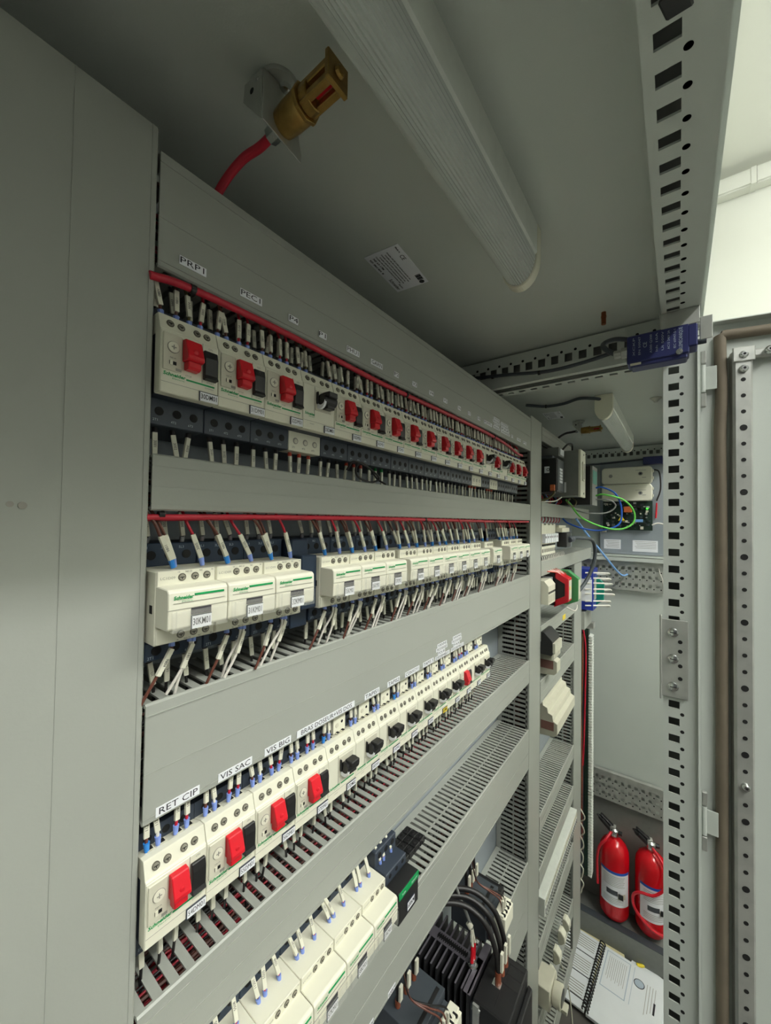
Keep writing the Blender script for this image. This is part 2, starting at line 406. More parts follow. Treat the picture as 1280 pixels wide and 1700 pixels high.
V1 = vduct(-0.10, 0.1222, -1.2, 0.291, 'wide smooth grey vertical duct filling the left edge', 0.0715)
V2 = vduct(1.046, 1.148, -1.6, 0.284, 'grey vertical duct beyond the long breaker rows', None)
V3 = vduct(1.600, 1.735, -1.62, -0.155, 'narrow-looking grey vertical duct farthest back, near the red extinguishers', None)
H1 = hduct(0.1235, 1.045, 0.189, 0.2755, 'topmost grey duct with white name strips PRP1 and PEC1 along its lower edge')
H2 = hduct(0.1235, 1.045, 0.006, 0.046, 'narrow plain grey duct under the top breaker row')
H3 = hduct(0.1235, 1.045, -0.225, -0.139, 'grey duct with white name strips RET CIP and VIS SAC along its lower edge')
H4 = hduct(0.1235, 1.045, -0.419, -0.362, 'grey duct under the breaker marked 54DM01, red wires showing in its slots')
H5 = hduct(0.1235, 1.045, -0.641, -0.541, 'broad grey duct below the lowest visible contactors', nubs=True)
H6 = hduct(0.735, 1.045, -1.05, -0.881, 'lowest grey duct of the near panel, beside the black drive', nubs=True)
# nubs on the far part of the fourth duct come with its snap-off fingers
bl = [(0.236, 0.276, 1.150, 1.545, 'short top duct of the far panel above the black transformer'),
      (0.018, 0.058, 1.150, 1.890, 'far panel duct just under the black transformer and grey module'),
      (-0.153, -0.111, 1.150, 1.950, 'far panel duct between the small relays and the red safety relay'),
      (-0.337, -0.297, 1.150, 1.598, 'far panel duct with a small yellow sticker'),
      (-0.513, -0.452, 1.150, 1.598, 'far panel duct below the black terminal plug'),
      (-0.875, -0.828, 1.150, 1.598, 'far panel duct level with the lowest near duct'),
      (-1.025, -0.978, 1.150, 1.598, 'far panel duct just above the long pale marked strip'),
      (-1.245, -1.185, 1.150, 1.598, 'far panel duct just below the long pale marked strip'),
      (-1.450, -1.390, 1.150, 1.598, 'far panel duct beside the beige socket'),
      (-1.630, -1.572, 1.150, 1.598, 'bottom duct of the far panel beside the papers')]
BD = [hduct(b, c, a1, a2, d, nubs=False, pitch=0.0125) for a1, a2, b, c, d in bl]
MB().box(0.26, 0.30, -0.0858, -0.085, 0.008, 0.024, yellow).build('yellow_sticker', BD[3])
# name strips stuck on the covers (parts of the ducts)
def strip(par, s, x0, x1, z0, z1):
    px, pz = par.location.x, par.location.z
    o = MB().box(0, x1 - x0, -0.0005, 0, 0, z1 - z0, white).build('name_strip', par, (x0 - px, -0.0852, z0 - pz))
    lines = s if isinstance(s, list) else [s]
    n = len(lines); h = (z1 - z0) / n
    for i, l in enumerate(lines):
        if l: text(l, h * 0.98, ink, o, ((x1 - x0) / 2, -0.0007, (z1 - z0) - h * (i + 0.5)), width=(x1 - x0) * 0.88, bold=0.0)
for s, a, b in (('PRP1', .1390, .1605), ('PEC1', .1915, .2140), ('P4', .245, .2572), ('P1', .286, .2972), ('PHU1', .330, .3525), ('GARN', .375, .399), ('P2', .425, .436), ('V3', .471, .483), ('V4', .519, .532), ('V5', .565, .578), ('V6', .618, .629), ('V7', .658, .671), ('V8', .702, .715), ('POMPE1', .733, .775), ('P3', .893, .906), ('VANNE', .932, .960), ('P5', .979, 1.005)):
    strip(H1, s, a, b, .1975, .2045)
for i, z in enumerate((.198, .2042, .2104, .2166)):
    strip(H1, ['VANNE', 'MOTORISEE', 'POUR', 'VIDANGE'][3 - i], (.782, .786, .780, .784)[i], (.820, .816, .821, .817)[i], z, z + .0056)
for i, z in enumerate((.197, .203, .209, .215)):
    strip(H1, ['VANNE', 'MOTORISEE', 'PAR', 'VIDANGE'][3 - i], .826, .882 - .004 * i, z, z + .0053)
for s, a, b in (('RET CIP', .1325, .1655), ('VIS SAC', .1815, .214), ('VIS BIG', .2275, .2585), ('BRAS DOSEUR+VIS DOS', .266, .354), ('TAPIS1', .373, .4025), ('TAPIS2', .420, .4485), ('CONVOY1', .462, .500), ('TAPIS 3', .5105, .5425)):
    strip(H3, s, a, b, -.2235, -.2165)
for x, ls in ((.548, ('DESSEMBO1', 'POUR', 'MOTARISEE', 'VANNE')), (.602, ('DESSEMBO1', 'PAR', 'MOTARISEE', 'VANNE'))):
    for i, l in enumerate(ls):
        z = -.2235 + .0062 * i; d = (0, .008, .002, .006)[i]; ww = (.048, .024, .038, .032)[i]
        strip(H3, l, x + d, x + d + ww, z, z + .0056)
strip(H5, '600KM', .432, .4485, -.6395, -.6325); strip(H5, '60V', .392, .4005, -.6395, -.6325)
# red cable bundles tied along the duct edges
def cable(name, pts, r, m, label, cat, group=None, ties=()):
    o = MB().tube(pts, r, m, 10, 6).build(name, smooth=True)
    tag(o, label, cat, group)
    for p, d in ties:
        MB().cyl(Vector(p) - Vector(d) * 0.002, Vector(p) + Vector(d) * 0.002, r * 1.25, rubber, 14).build('cable_tie', o)
    return o
cable('cable', [(0.118, -0.001, 0.1775), (0.15, -0.002, 0.1815), (0.25, -0.002, 0.1825), (0.40, -0.001, 0.179), (0.60, -0.001, 0.1805), (0.75, -0.001, 0.180), (0.86, 0.0, 0.176), (0.95, 0.004, 0.168), (1.0, 0.010, 0.172), (1.035, 0.02, 0.176)], 0.0030, redc,
      'thick red cable tied along the lower edge of the topmost duct', 'cable', ties=[((0.149, -0.002, 0.1813), (1, 0, 0)), ((0.455, -0.001, 0.1795), (1, 0, 0)), ((0.786, -0.001, 0.1795), (1, 0, 0))])
for k, (dy, dz) in enumerate(((0.0, 0.0), (0.005, -0.0006))):
    cable('cable', [(0.118, 0.003 + dy, -0.0005 + dz), (0.25, 0.002 + dy, 0.0015 + dz), (0.5, 0.003 + dy, 0.002 + dz), (0.8, 0.003 + dy, 0.001 + dz), (1.04, 0.004 + dy, 0.0015 + dz)], 0.0024, redc,
          '%s red cable strapped under the narrow plain duct' % ('front' if k == 0 else 'rear'), 'cable',
          ties=[] if k else [((x, 0.003, 0.0015), (1, 0, 0)) for x in (0.132, 0.285, 0.517, 0.80)])
# wires lying inside the ducts, seen through the slots: nobody could count them
def stuffing(x0, x1, z0, z1, name, label, cols, n=26, y0=0.008, y1=0.075):
    mb = MB(); rnd = random.Random(int((x0 - z0) * 1000))
    for i in range(n):
        m = cols[rnd.randrange(len(cols))]; y = rnd.uniform(y0, y1); z = rnd.uniform(z0, z1); pts = []
        k = 14
        for j in range(k):
            pts.append((x0 + (x1 - x0) * j / (k - 1), min(y1, max(y0, y + rnd.uniform(-.007, .007))), min(z1, max(z0, z + rnd.uniform(-.006, .006)))))
        mb.tube(pts, rnd.choice((0.0010, 0.0013, 0.0017)), m, 6, 3)
    o = mb.build(name, smooth=True); tag(o, label, 'wires', kind='stuff'); return o
stuffing(0.125, 1.03, -0.414, -0.372, 'loose_wires', 'bunch of red and dark wires inside the duct under 54DM01', [redc, redc, brown, blackw, redc, blackw], 34)
stuffing(0.125, 1.03, -0.220, -0.160, 'loose_wires', 'dark wires inside the duct above the RET CIP strip', [blackw, blackw, brown, dark], 34)
stuffing(0.125, 1.03, 0.010, 0.034, 'loose_wires', 'dark wires inside the narrow plain duct', [blackw, brown, blackw], 16)
stuffing(0.125, 1.03, 0.20, 0.262, 'loose_wires', 'dark and red wires inside the topmost duct', [blackw, brown, redc], 20)
stuffing(0.30, 1.03, -0.635, -0.575, 'loose_wires', 'dark wires inside the broad duct below the lowest contactors', [blackw, blackw, brown], 26)
stuffing(0.74, 1.03, -1.03, -0.93, 'loose_wires', 'dark wires inside the lowest near duct', [blackw, blackw, brown], 14)
for (xa, xb, za, zb, lab) in ((1.055, 1.14, -1.5, 0.27, 'dark wires added to darken the slots of the vertical duct between the panels'), (1.61, 1.725, -1.5, -0.18, 'dark wires added to darken the slots of the farthest vertical duct'), (0.02, 0.115, -0.7, 0.27, 'dark wires added to darken the wide vertical duct at the left edge')):
    mb = MB(); rnd = random.Random(3)  # dark bundles put in so the vertical duct slots look black
    for i in range(34):
        xx = rnd.uniform(xa, xb); yy = rnd.uniform(0.01, 0.075)
        mb.tube([(min(xb, max(xa, xx + rnd.uniform(-.008, .008))), min(.075, max(.01, yy + rnd.uniform(-.006, .006))), za + (zb - za) * j / 12) for j in range(13)], rnd.choice((0.0018, 0.0026, 0.0034)), rnd.choice((blackw, blackw, rubber, brown)), 6, 2)
    tag(mb.build('loose_wires', smooth=True), lab, 'wires', kind='stuff')
# DIN rails
def rail(x0, x1, z, label):
    o = MB().prism([(0.083, -.0135), (0.083, .0135), (0.079, .0135), (0.079, .0175), (0.0775, .0175), (0.0775, .012), (0.0815, .012), (0.0815, -.012), (0.0775, -.012), (0.0775, -.0175), (0.079, -.0175), (0.079, -.0135)], 'x', 0, x1 - x0, galv).build('mounting_rail', None, (x0, 0, z))
    return tag(o, label, 'rail', 'mounting rails')
rail(0.124, 1.04, 0.115, 'steel rail behind the top breaker row'); rail(0.124, 1.04, -0.068, 'steel rail behind the upper contactor row')
rail(0.124, 1.04, -0.262, 'steel rail behind the lower breaker row, bare at its far end'); rail(0.124, 1.04, -0.46, 'steel rail behind the lowest contactors')
# ================================================================ motor circuit breakers (45 mm wide)
def screw(parent, x, y, z, r=0.0027, name='terminal_screw', lit=True):
    mb = MB().cyl((0, -0.0003, 0), (0, 0.0004, 0), r, holec, 16).cyl((0, -0.0006, 0), (0, 0, 0), r * 0.74, screwc, 14)
    mb.box(-r * .55, r * .55, -0.0008, -0.0005, -r * .09, r * .09, dark).box(-r * .09, r * .09, -0.0008, -0.0005, -r * .5, r * .1, dark)
    return mb.build(name, parent, (x, y, z))
def logo(parent, x, y, z, w=0.0165, m=None):
    text('Schneider', 0.0036, m or green, parent, (x + w / 2, y, z), width=w, name='logo', bold=0.00012, italic=0.15)
    text('Electric', 0.0017, m or green, parent, (x + w * 0.68, y, z - 0.0026), width=w * 0.55, name='logo', italic=0.1)
def plate_label(parent, s, x0, x1, z0, z1, y, col=None):
    o = MB().box(0, x1 - x0, -0.0008, 0, 0, z1 - z0, col or white).box(-0.0006, 0.0, -0.001, 0, -0.0003, z1 - z0 + 0.0003, navy).box(-0.0006, x1 - x0, -0.001, 0, z1 - z0, z1 - z0 + 0.0005, navy).build('name_plate', parent, (x0, y, z0))
    if s: text(s, (z1 - z0) * 0.78, ink, o, ((x1 - x0) / 2, -0.0010, (z1 - z0) * 0.5), width=(x1 - x0) * 0.88, bold=0.00006)
    return o
W45 = 0.0446
def breaker_base(name, label, group, lower_white, x, z):
    t = thing(name, (x, 0, z), label, 'circuit breaker', group)
    body = MB()
    body.box(0, W45, 0.028, 0.078, -0.020, 0.070, navy).box(0.0004, W45 - 0.0004, 0.000, 0.030, -0.0, 0.050, navy).box(0.0, W45, 0.0126, 0.030, 0.052, 0.0695, navy)
    body.build('body', t)
    lm = cream if lower_white else navy
    lo = MB().box(0, W45, 0.0126, 0.030, -0.0205, 0.0005, lm).build('lower_terminal_block', t, bevel=0.0006)
    for i in range(3):
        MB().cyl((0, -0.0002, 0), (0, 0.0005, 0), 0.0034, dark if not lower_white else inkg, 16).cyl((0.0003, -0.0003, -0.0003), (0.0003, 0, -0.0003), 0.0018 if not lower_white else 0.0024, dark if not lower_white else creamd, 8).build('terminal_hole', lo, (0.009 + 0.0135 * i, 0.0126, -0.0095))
        text(('2T1', '4T2', '6T3')[i], 0.0026, inkw if not lower_white else ink, lo, (0.0065 + 0.0135 * i, 0.0124, -0.0165), name='lettering')
    up_ = MB()
    for i in range(3): up_.cyl((0.009 + 0.0135 * i, 0.0124, 0.0625), (0.009 + 0.0135 * i, 0.0132, 0.0625), 0.0030, dark, 14)
    up_.build('upper_terminals', t)
    st = MB().prism([(-0.0085, 0.0468), (-0.0072, 0.0478), (-0.0035, 0.0600), (0.0020, 0.0600), (0.0130, 0.0568), (0.0130, 0.0450), (-0.0085, 0.0450)], 'x', 0, W45, cream).build('terminal_strip', t, bevel=0.0003)
    for i, xx in enumerate((0.0078, 0.0158, 0.0280, 0.0360)):
        s_ = screw(st, xx, -0.0058, 0.0535, 0.0028); s_.rotation_euler = (-0.27, 0, 0)
    led_ = MB()
    for xx in (0.0055, 0.014, 0.0265, 0.0350): led_.box(xx, xx + 0.0052, 0.0028, 0.0085, 0.0585, 0.0602, creamd).box(xx + .001, xx + .0042, 0.004, 0.0078, 0.0598, 0.0606, dark)
    led_.build('wire_entry', t)
    return t
def breaker_red(name, label, group, x, z, code, press=0, first=False, strip_label=None, lower_white=False):
    t = breaker_base(name, label, group, lower_white, x, z)
    f = MB().box(0, W45, -0.009, 0.001, 0, 0.0462, cream).build('front_cover', t, bevel=0.0007)
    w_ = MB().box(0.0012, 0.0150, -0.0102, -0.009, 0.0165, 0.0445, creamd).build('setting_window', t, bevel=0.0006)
    MB().cyl((0.0085, -0.0106, 0.0345), (0.0085, -0.0100, 0.0345), 0.0044, inkg, 24).cyl((0.0085, -0.0110, 0.0345), (0.0085, -0.0100, 0.0345), 0.0040, cream, 24).box(0.0068, 0.0102, -0.0114, -0.0110, 0.0342, 0.0348, inkg).box(0.0082, 0.0088, -0.0114, -0.0110, 0.0328, 0.0362, inkg).build('setting_dial', w_, smooth=True)
    MB().box(0.0058, 0.0108, -0.0105, -0.0102, 0.0215, 0.0240, dark).box(0.0060, 0.0080, -0.0110, -0.0104, 0.0210, 0.0245, cream).box(0.0105, 0.0145, -0.0105, -0.0102, 0.0175, 0.0195, inkg).build('test_slot', w_)
    for zz in (0.0285, 0.0270): text('0.63-1A', 0.0014, ink, w_, (0.0082, -0.0104, 0.0265))
    # red stop lever
    MB().prism([(-0.009, 0.0435), (-0.0140, 0.0430), (-0.0188, 0.0300), (-0.0190, 0.0272), (-0.0165, 0.0262), (-0.009, 0.0262)], 'x', 0.0155, 0.0282, red).prism([(-0.009, 0.0262), (-0.0165, 0.0262), (-0.0168, 0.0212), (-0.0145, 0.0200), (-0.009, 0.0200)], 'x', 0.0168, 0.0268, red).lathe((0.0218, -0.0180, 0.0330), [(0.0001, -0.0002), (0.0020, -0.0001), (0.0026, 0.0010)], red, 'y', 16).build('stop_lever', t, bevel=0.0006)
    MB().prism([(-0.009, 0.0405), (-0.0118, 0.0405), (-0.0130, 0.0345), (-0.0128, 0.0210), (-0.0145, 0.0178), (-0.009, 0.0172)], 'x', 0.0315, 0.0424, black).build('start_button', t, bevel=0.0005)
    b = MB().box(0.0190, 0.0415, -0.0092, -0.009, 0.0128, 0.0141, green).build('green_line', t)
    MB().box(0.0310, 0.0313, -0.0093, -0.009, 0.0146, 0.0460, inkg).box(0.0005, W45 - .0005, -0.0092, -0.009, 0.0078, 0.0080, inkg).build('cover_seam', t)
    logo(t, 0.0018, -0.0092, 0.0142)
    text('STOP', 0.0020, inkg, t, (0.0205, -0.0092, 0.0165)); text('START', 0.0020, inkg, t, (0.0378, -0.0092, 0.0158)); text('ON', 0.0022, inkg, t, (0.0375, -0.0092, 0.0432))
    text('GV2ME07', 0.0018, inkg, t, (0.0372, -0.0092, 0.0112))
    plate_label(t, code, 0.0295, 0.0442, 0.0003, 0.0072, -0.0092)
    return t
def breaker_rotary(name, label, group, x, z, code, lower_white, line=False, turned=False):
    t = breaker_base(name, label, group, lower_white, x, z)
    MB().box(0, W45, -0.009, 0.001, 0, 0.0462, cream).build('front_cover', t, bevel=0.0007)
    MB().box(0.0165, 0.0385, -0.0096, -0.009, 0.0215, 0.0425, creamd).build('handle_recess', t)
    k = MB()
    k.cyl((0.0185, -0.0150, 0.0325), (0.0375, -0.0150, 0.0325), 0.0062, black, 18)
    k.box(0.0215, 0.0345, -0.0240, -0.0130, 0.0345, 0.0405, black).box(0.0245, 0.0360, -0.0185, -0.010, 0.0240, 0.0330, black).box(0.0168, 0.0186, -0.0125, -0.009, 0.028, 0.041, black)
    k.build('rotary_handle', t, bevel=0.0008)
    MB().cyl((0.0186, -0.0135, 0.0300), (0.0212, -0.0135, 0.0300), 0.0072, white, 18).build('handle_collar', t)
    text('I-ON', 0.0024, inkw, t, (0.0303, -0.0187, 0.0285))
    if line:
        MB().box(0.0200, 0.0415, -0.0092, -0.009, 0.0128, 0.0141, green).build('green_line', t)
        logo(t, 0.0022, -0.0092, 0.0142)
    else:
        logo(t, 0.0022, -0.0092, 0.0162, 0.0135)
    MB().box(0.0150, 0.0153, -0.0093, -0.009, 0.0146, 0.0460, inkg).box(0.0005, W45 - .0005, -0.0092, -0.009, 0.0088, 0.0090, inkg).build('cover_seam', t)
    text('GV2P07', 0.0018, inkg, t, (0.012, -0.0092, 0.0062))
    plate_label(t, code, 0.0295, 0.0442, 0.0003, 0.0072, -0.0092)
    return t
def recode(t, code):      # swap the lettering on a copied device's name plate
    for ch in t.children:
        if ch.name.startswith('name_plate'):
            for g in list(ch.children):
                g.data = text_mesh(code, 0.0069 * 0.78, ink, 0.0147 * 0.86)
G1 = 'motor breakers in the top row'; G3 = 'motor breakers in the lower row'
codes1 = ['30DM01', '31DM01', '32DM01', '33DM01', '35DM01', '36DM01', '37DM01', '38DM01', '39DM01', '40DM01', '41DM01', '42DM01', '43DM01', '44DM01', '45DM01', '46DM01', '47DM01', '48DM01', '49DM01']
kind1 = 'RRRBRRRRRRRRRBRBRRR'
where1 = {4: 'directly right of 33DM01'}
R0 = None; B0 = None; row1 = []
for i, k in enumerate(kind1):
    x = 0.1236 + 0.045 * i; z = 0.0920
    if i < 4: lab = 'breaker marked %s in the top row, with %s' % (codes1[i], 'red stop lever' if k == 'R' else 'black rotary handle and no red lever')
    else: lab = '%s, %s in the top row counted from the left' % ('red-lever breaker' if k == 'R' else 'black-handled white breaker', ORD[i])
    if k == 'R' and R0 is None: t = R0 = breaker_red('motor_circuit_breaker', lab, G1, x, z, codes1[i])
    elif k == 'B' and B0 is None: t = B0 = breaker_rotary('motor_circuit_breaker', lab, G1, x, z, codes1[i], True)
    else:
        t = dup(R0 if k == 'R' else B0); t.location = (x, 0, z); tag(t, lab); recode(t, codes1[i])
    row1.append(t)
codes3 = ['54DM01', '55DM01', '56DM01', '57DM01', '57DM02', '58DM01', '59DM01', '60DM01', '61DM01', '', '62DM01', '63DM01', '64DM01', '65DM01']
kind3 = 'RRRRBBBBBBBRBB'
R3 = None; B3 = None; row3 = []
for i, k in enumerate(kind3):
    x = 0.1236 + 0.045 * i; z = -0.308
    if i < 5: lab = 'breaker marked %s in the lower row, with %s' % (codes3[i], 'red stop lever' if k == 'R' else 'black rotary handle')
    else: lab = '%s, %s in the lower breaker row from the left' % ('red-lever breaker' if k == 'R' else 'black-handled breaker', ORD[i])
    if k == 'R':
        t = dup(R0); t.location = (x, 0, z); tag(t, lab, None, G3); recode(t, codes3[i])
    elif B3 is None: t = B3 = breaker_rotary('motor_circuit_breaker', lab, G3, x, z, codes3[i], False, True)
    else:
        t = dup(B3); t.location = (x, 0, z); tag(t, lab)
        recode(t, codes3[i] or '60DM02')
        if i == 9:
            for ch in t.children:
                if ch.name.startswith('name_plate'): bpy.data.objects.remove(ch.children[0]); bpy.data.objects.remove(ch)
            plate_label(t, '61DM01', 0.0295, 0.0442, 0.0003, 0.0072, -0.0092, yellow)
    row3.append(t)
    if k == 'B' or i == 11:
        a = MB().box(0, 0.020, 0.008, 0.034, 0.0, 0.0185, cream).cyl((0.006, 0.0076, 0.0085), (0.006, 0.0082, 0.0085), 0.0028, creamd, 14).cyl((0.014, 0.0076, 0.0105), (0.014, 0.0082, 0.0105), 0.0018, dark, 10)
        a.build('auxiliary_contact', t, (0.024, 0, 0.0590), bevel=0.0005) if not any(q.name.startswith('auxiliary_contact') for q in t.children) else None
# ================================================================ contactors
GC = 'contactors on the panel'
def contactor(x, code, label, dy=0.0, z=-0.0935, side=False):
    t = thing('contactor', (x, dy, z), label, 'contactor', GC)
    MB().box(0, W45, 0.022, 0.078, -0.015, 0.072, navyd).build('body', t, bevel=0.0008)
    MB().box(0, W45, 0.020, 0.040, 0.0540, 0.0725, navyd).build('upper_power_terminals', t, bevel=0.0008)
    MB().box(0, W45, 0.006, 0.030, -0.0155, -0.001, navyd).build('lower_power_terminals', t, bevel=0.0008)
    h = MB()
    for i in range(3):
        h.cyl((0.0085 + 0.0138 * i, 0.0196, 0.063), (0.0085 + 0.0138 * i, 0.0206, 0.063), 0.0036, dark, 16)
        h.cyl((0.0085 + 0.0138 * i, 0.0056, -0.008), (0.0085 + 0.0138 * i, 0.0066, -0.008), 0.0036, dark, 16)
    h.build('terminal_hole', t)
    for i in range(3): text(('1L1', '3L2', '5L3')[i], 0.003, inkw, t, (0.0040 + 0.0138 * i, 0.0195, 0.0690)); text(('2T1', '4T2', '6T3')[i], 0.003, inkw, t, (0.0045 + 0.0138 * i, 0.0055, -0.0128))
    fr = MB().prism([(0.030, 0.0005), (-0.0095, 0.0), (-0.0100, 0.0012), (-0.0100, 0.0125), (-0.0100, 0.0535), (0.030, 0.0545)], 'x', 0, W45, cream)
    fr.build('front_housing', t, bevel=0.0005)
    MB().box(0.0006, W45 - 0.0006, -0.0115, -0.0095, 0.0425, 0.0538, cream).build('upper_strip', t, bevel=0.0005)
    MB().box(0.0006, W45 - 0.0006, -0.0115, -0.0095, 0.0008, 0.0120, cream).build('lower_strip', t, bevel=0.0005)
    MB().prism([(-0.010, 0.0435), (-0.0278, 0.0428), (-0.0300, 0.0408), (-0.0305, 0.0300), (-0.0300, 0.0155), (-0.0285, 0.0140), (-0.010, 0.0140)], 'x', 0.0002, W45 - 0.0002, cream).build('face_cover', t, bevel=0.0006)
    for xx in (0.0180, 0.0278, 0.0372): screw(t, xx, -0.0117, 0.0485, 0.0029)
    for xx in (0.0180, 0.0278, 0.0372): screw(t, xx, -0.0117, 0.0058, 0.0029)
    text('LC1D09', 0.0026, inkg, t, (0.0078, -0.0117, 0.0485), width=0.0105); text('13', 0.0018, ink, t, (0.0155, -0.0117, 0.0524)); text('NO 21', 0.0018, ink, t, (0.023, -0.0117, 0.0524)); text('NC', 0.0018, ink, t, (0.0325, -0.0117, 0.0524)); text('A1', 0.0018, ink, t, (0.0418, -0.0117, 0.0524))
    text('14', 0.0018, ink, t, (0.0155, -0.0117, 0.0018)); text('NO 22', 0.0018, ink, t, (0.023, -0.0117, 0.0018)); text('NC', 0.0018, ink, t, (0.0325, -0.0117, 0.0018)); text('A2', 0.0018, ink, t, (0.0418, -0.0117, 0.0018))
    logo(t, 0.0035, -0.0308, 0.0368, 0.0140)
    MB().box(0.0185, 0.0410, -0.0308, -0.0296, 0.0372, 0.0386, green).build('green_line', t)
    MB().box(0.0036, 0.0415, -0.0309, -0.0300, 0.0330, 0.0332, inkg).box(0.0002, W45, -0.0308, -0.0300, 0.0285, 0.0288, inkg).build('cover_seam', t)
    MB().box(0.0160, 0.0310, -0.0308, -0.0302, 0.0235, 0.0282, window).build('indicator_window', t)
    cc = MB().box(0.0025, 0.0055, -0.0325, -0.0285, 0.0130, 0.0275, clearp).box(0.0025, 0.0435, -0.0325, -0.0320, 0.0130, 0.0272, clearp)
    cc.build('clear_flap', t)
    plate_label(t, code, 0.0165, 0.0310, 0.0135, 0.0225, -0.0306)
    if side: MB().box(-0.0004, 0, -0.006, -0.002, 0.023, 0.029, dark).build('side_slot', t)
    return t
def recode_c(t, code):
    for ch in t.children:
        if ch.name.startswith('name_plate'):
            for g in list(ch.children): g.data = text_mesh(code, 0.009 * 0.78, ink, 0.0145 * 0.86)
K0 = contactor(0.1240, '30KM01', 'cream contactor marked 30KM01, nearest in the upper contactor row', side=True)
row2 = [K0]
xs2 = [(0.169, '31KM01'), (0.214, '32KM01'), (0.2845, '35KM01'), (0.3295, '36KM01'), (0.3745, '37KM01')] + [(0.428 + 0.045 * i, '%dKM01' % (38 + i)) for i in range(6)] + [(0.715, '45KM01')] + [(0.808 + 0.045 * i, '%dKM01' % (46 + i)) for i in range(3)]
for i, (x, c) in enumerate(xs2):
    t = dup(K0); t.location = (x, 0, -0.0935)
    lab = 'cream contactor marked %s in the upper contactor row' % c if i < 4 else 'cream contactor, %s in the upper contactor row from the left' % ORD[i + 1]
    if i == 11: lab = 'single cream contactor standing alone between two groups in the upper contactor row'
    tag(t, lab); recode_c(t, c); row2.append(t)
row4 = []
for i in range(6):
    t = dup(K0); t.location = (0.1236 + 0.045 * i, -0.0105, -0.4945); c = '%dKM01' % (54 + i)
    tag(t, 'cream contactor in the lowest contactor row, %s from its left end' % ORD[i], None, 'contactors in the lowest row'); recode_c(t, c); row4.append(t)
# black safety contactor with the green strip
t = thing('auxiliary_relay', (0.3945, -0.0105, -0.4945), 'black relay with a bright green strip at the far end of the lowest contactor row', 'relay')
MB().box(0, W45, 0.006, 0.078, -0.015, 0.0725, navy).box(0, W45, -0.011, 0.012, 0.0, 0.054, navy).build('body', t, bevel=0.001)
MB().box(0.0, W45, -0.0305, -0.011, 0.004, 0.0425, black).build('front_cover', t, bevel=0.001)
MB().box(0.0005, W45 - 0.0005, -0.0312, -0.0302, 0.0345, 0.0420, green).build('green_strip', t)
text('TeSys', 0.0036, white, t, (0.010, -0.0314, 0.0382)); text('Schneider', 0.0036, white, t, (0.034, -0.0314, 0.0382), width=0.014)
plate_label(t, '600KM', 0.018, 0.034, 0.010, 0.020, -0.0307)
h = MB()
for i in range(3): h.cyl((0.0085 + 0.0138 * i, 0.0056, 0.065), (0.0085 + 0.0138 * i, 0.0066, 0.065), 0.0036, dark, 14).cyl((0.0085 + 0.0138 * i, -0.0114, 0.0485), (0.0085 + 0.0138 * i, -0.0105, 0.0485), 0.0026, dark, 12)
h.build('terminal_hole', t)
t = thing('end_stop', (0.4405, 0.0, -0.47), 'small black end stop clipped on the rail after the relay with the green strip', 'end stop')
MB().box(0, 0.006, 0.02, 0.075, -0.012, 0.030, black).box(0.004, 0.016, 0.01, 0.035, 0.006, 0.030, black).build('clip_body', t, bevel=0.001)
MB().box(0.006, 0.010, 0.015, 0.03, -0.008, 0.002, galv).build('clip_screw', t)
# dark blue power contactor beside 35KM01 (seen on its side face)
t = thing('power_contactor', (0.2615, 0, -0.0935), 'dark blue-black contactor block with its broad side showing, left of 35KM01', 'contactor')
MB().box(0, 0.0225, 0.008, 0.078, -0.020, 0.072, navyd).box(0.002, 0.0225, -0.006, 0.010, 0.001, 0.056, navyd).build('body', t, bevel=0.001)
MB().box(-0.0004, 0, 0.024, 0.030, 0.018, 0.024, dark).box(-0.0004, 0, 0.05, 0.056, 0.040, 0.046, dark).build('side_slot', t)
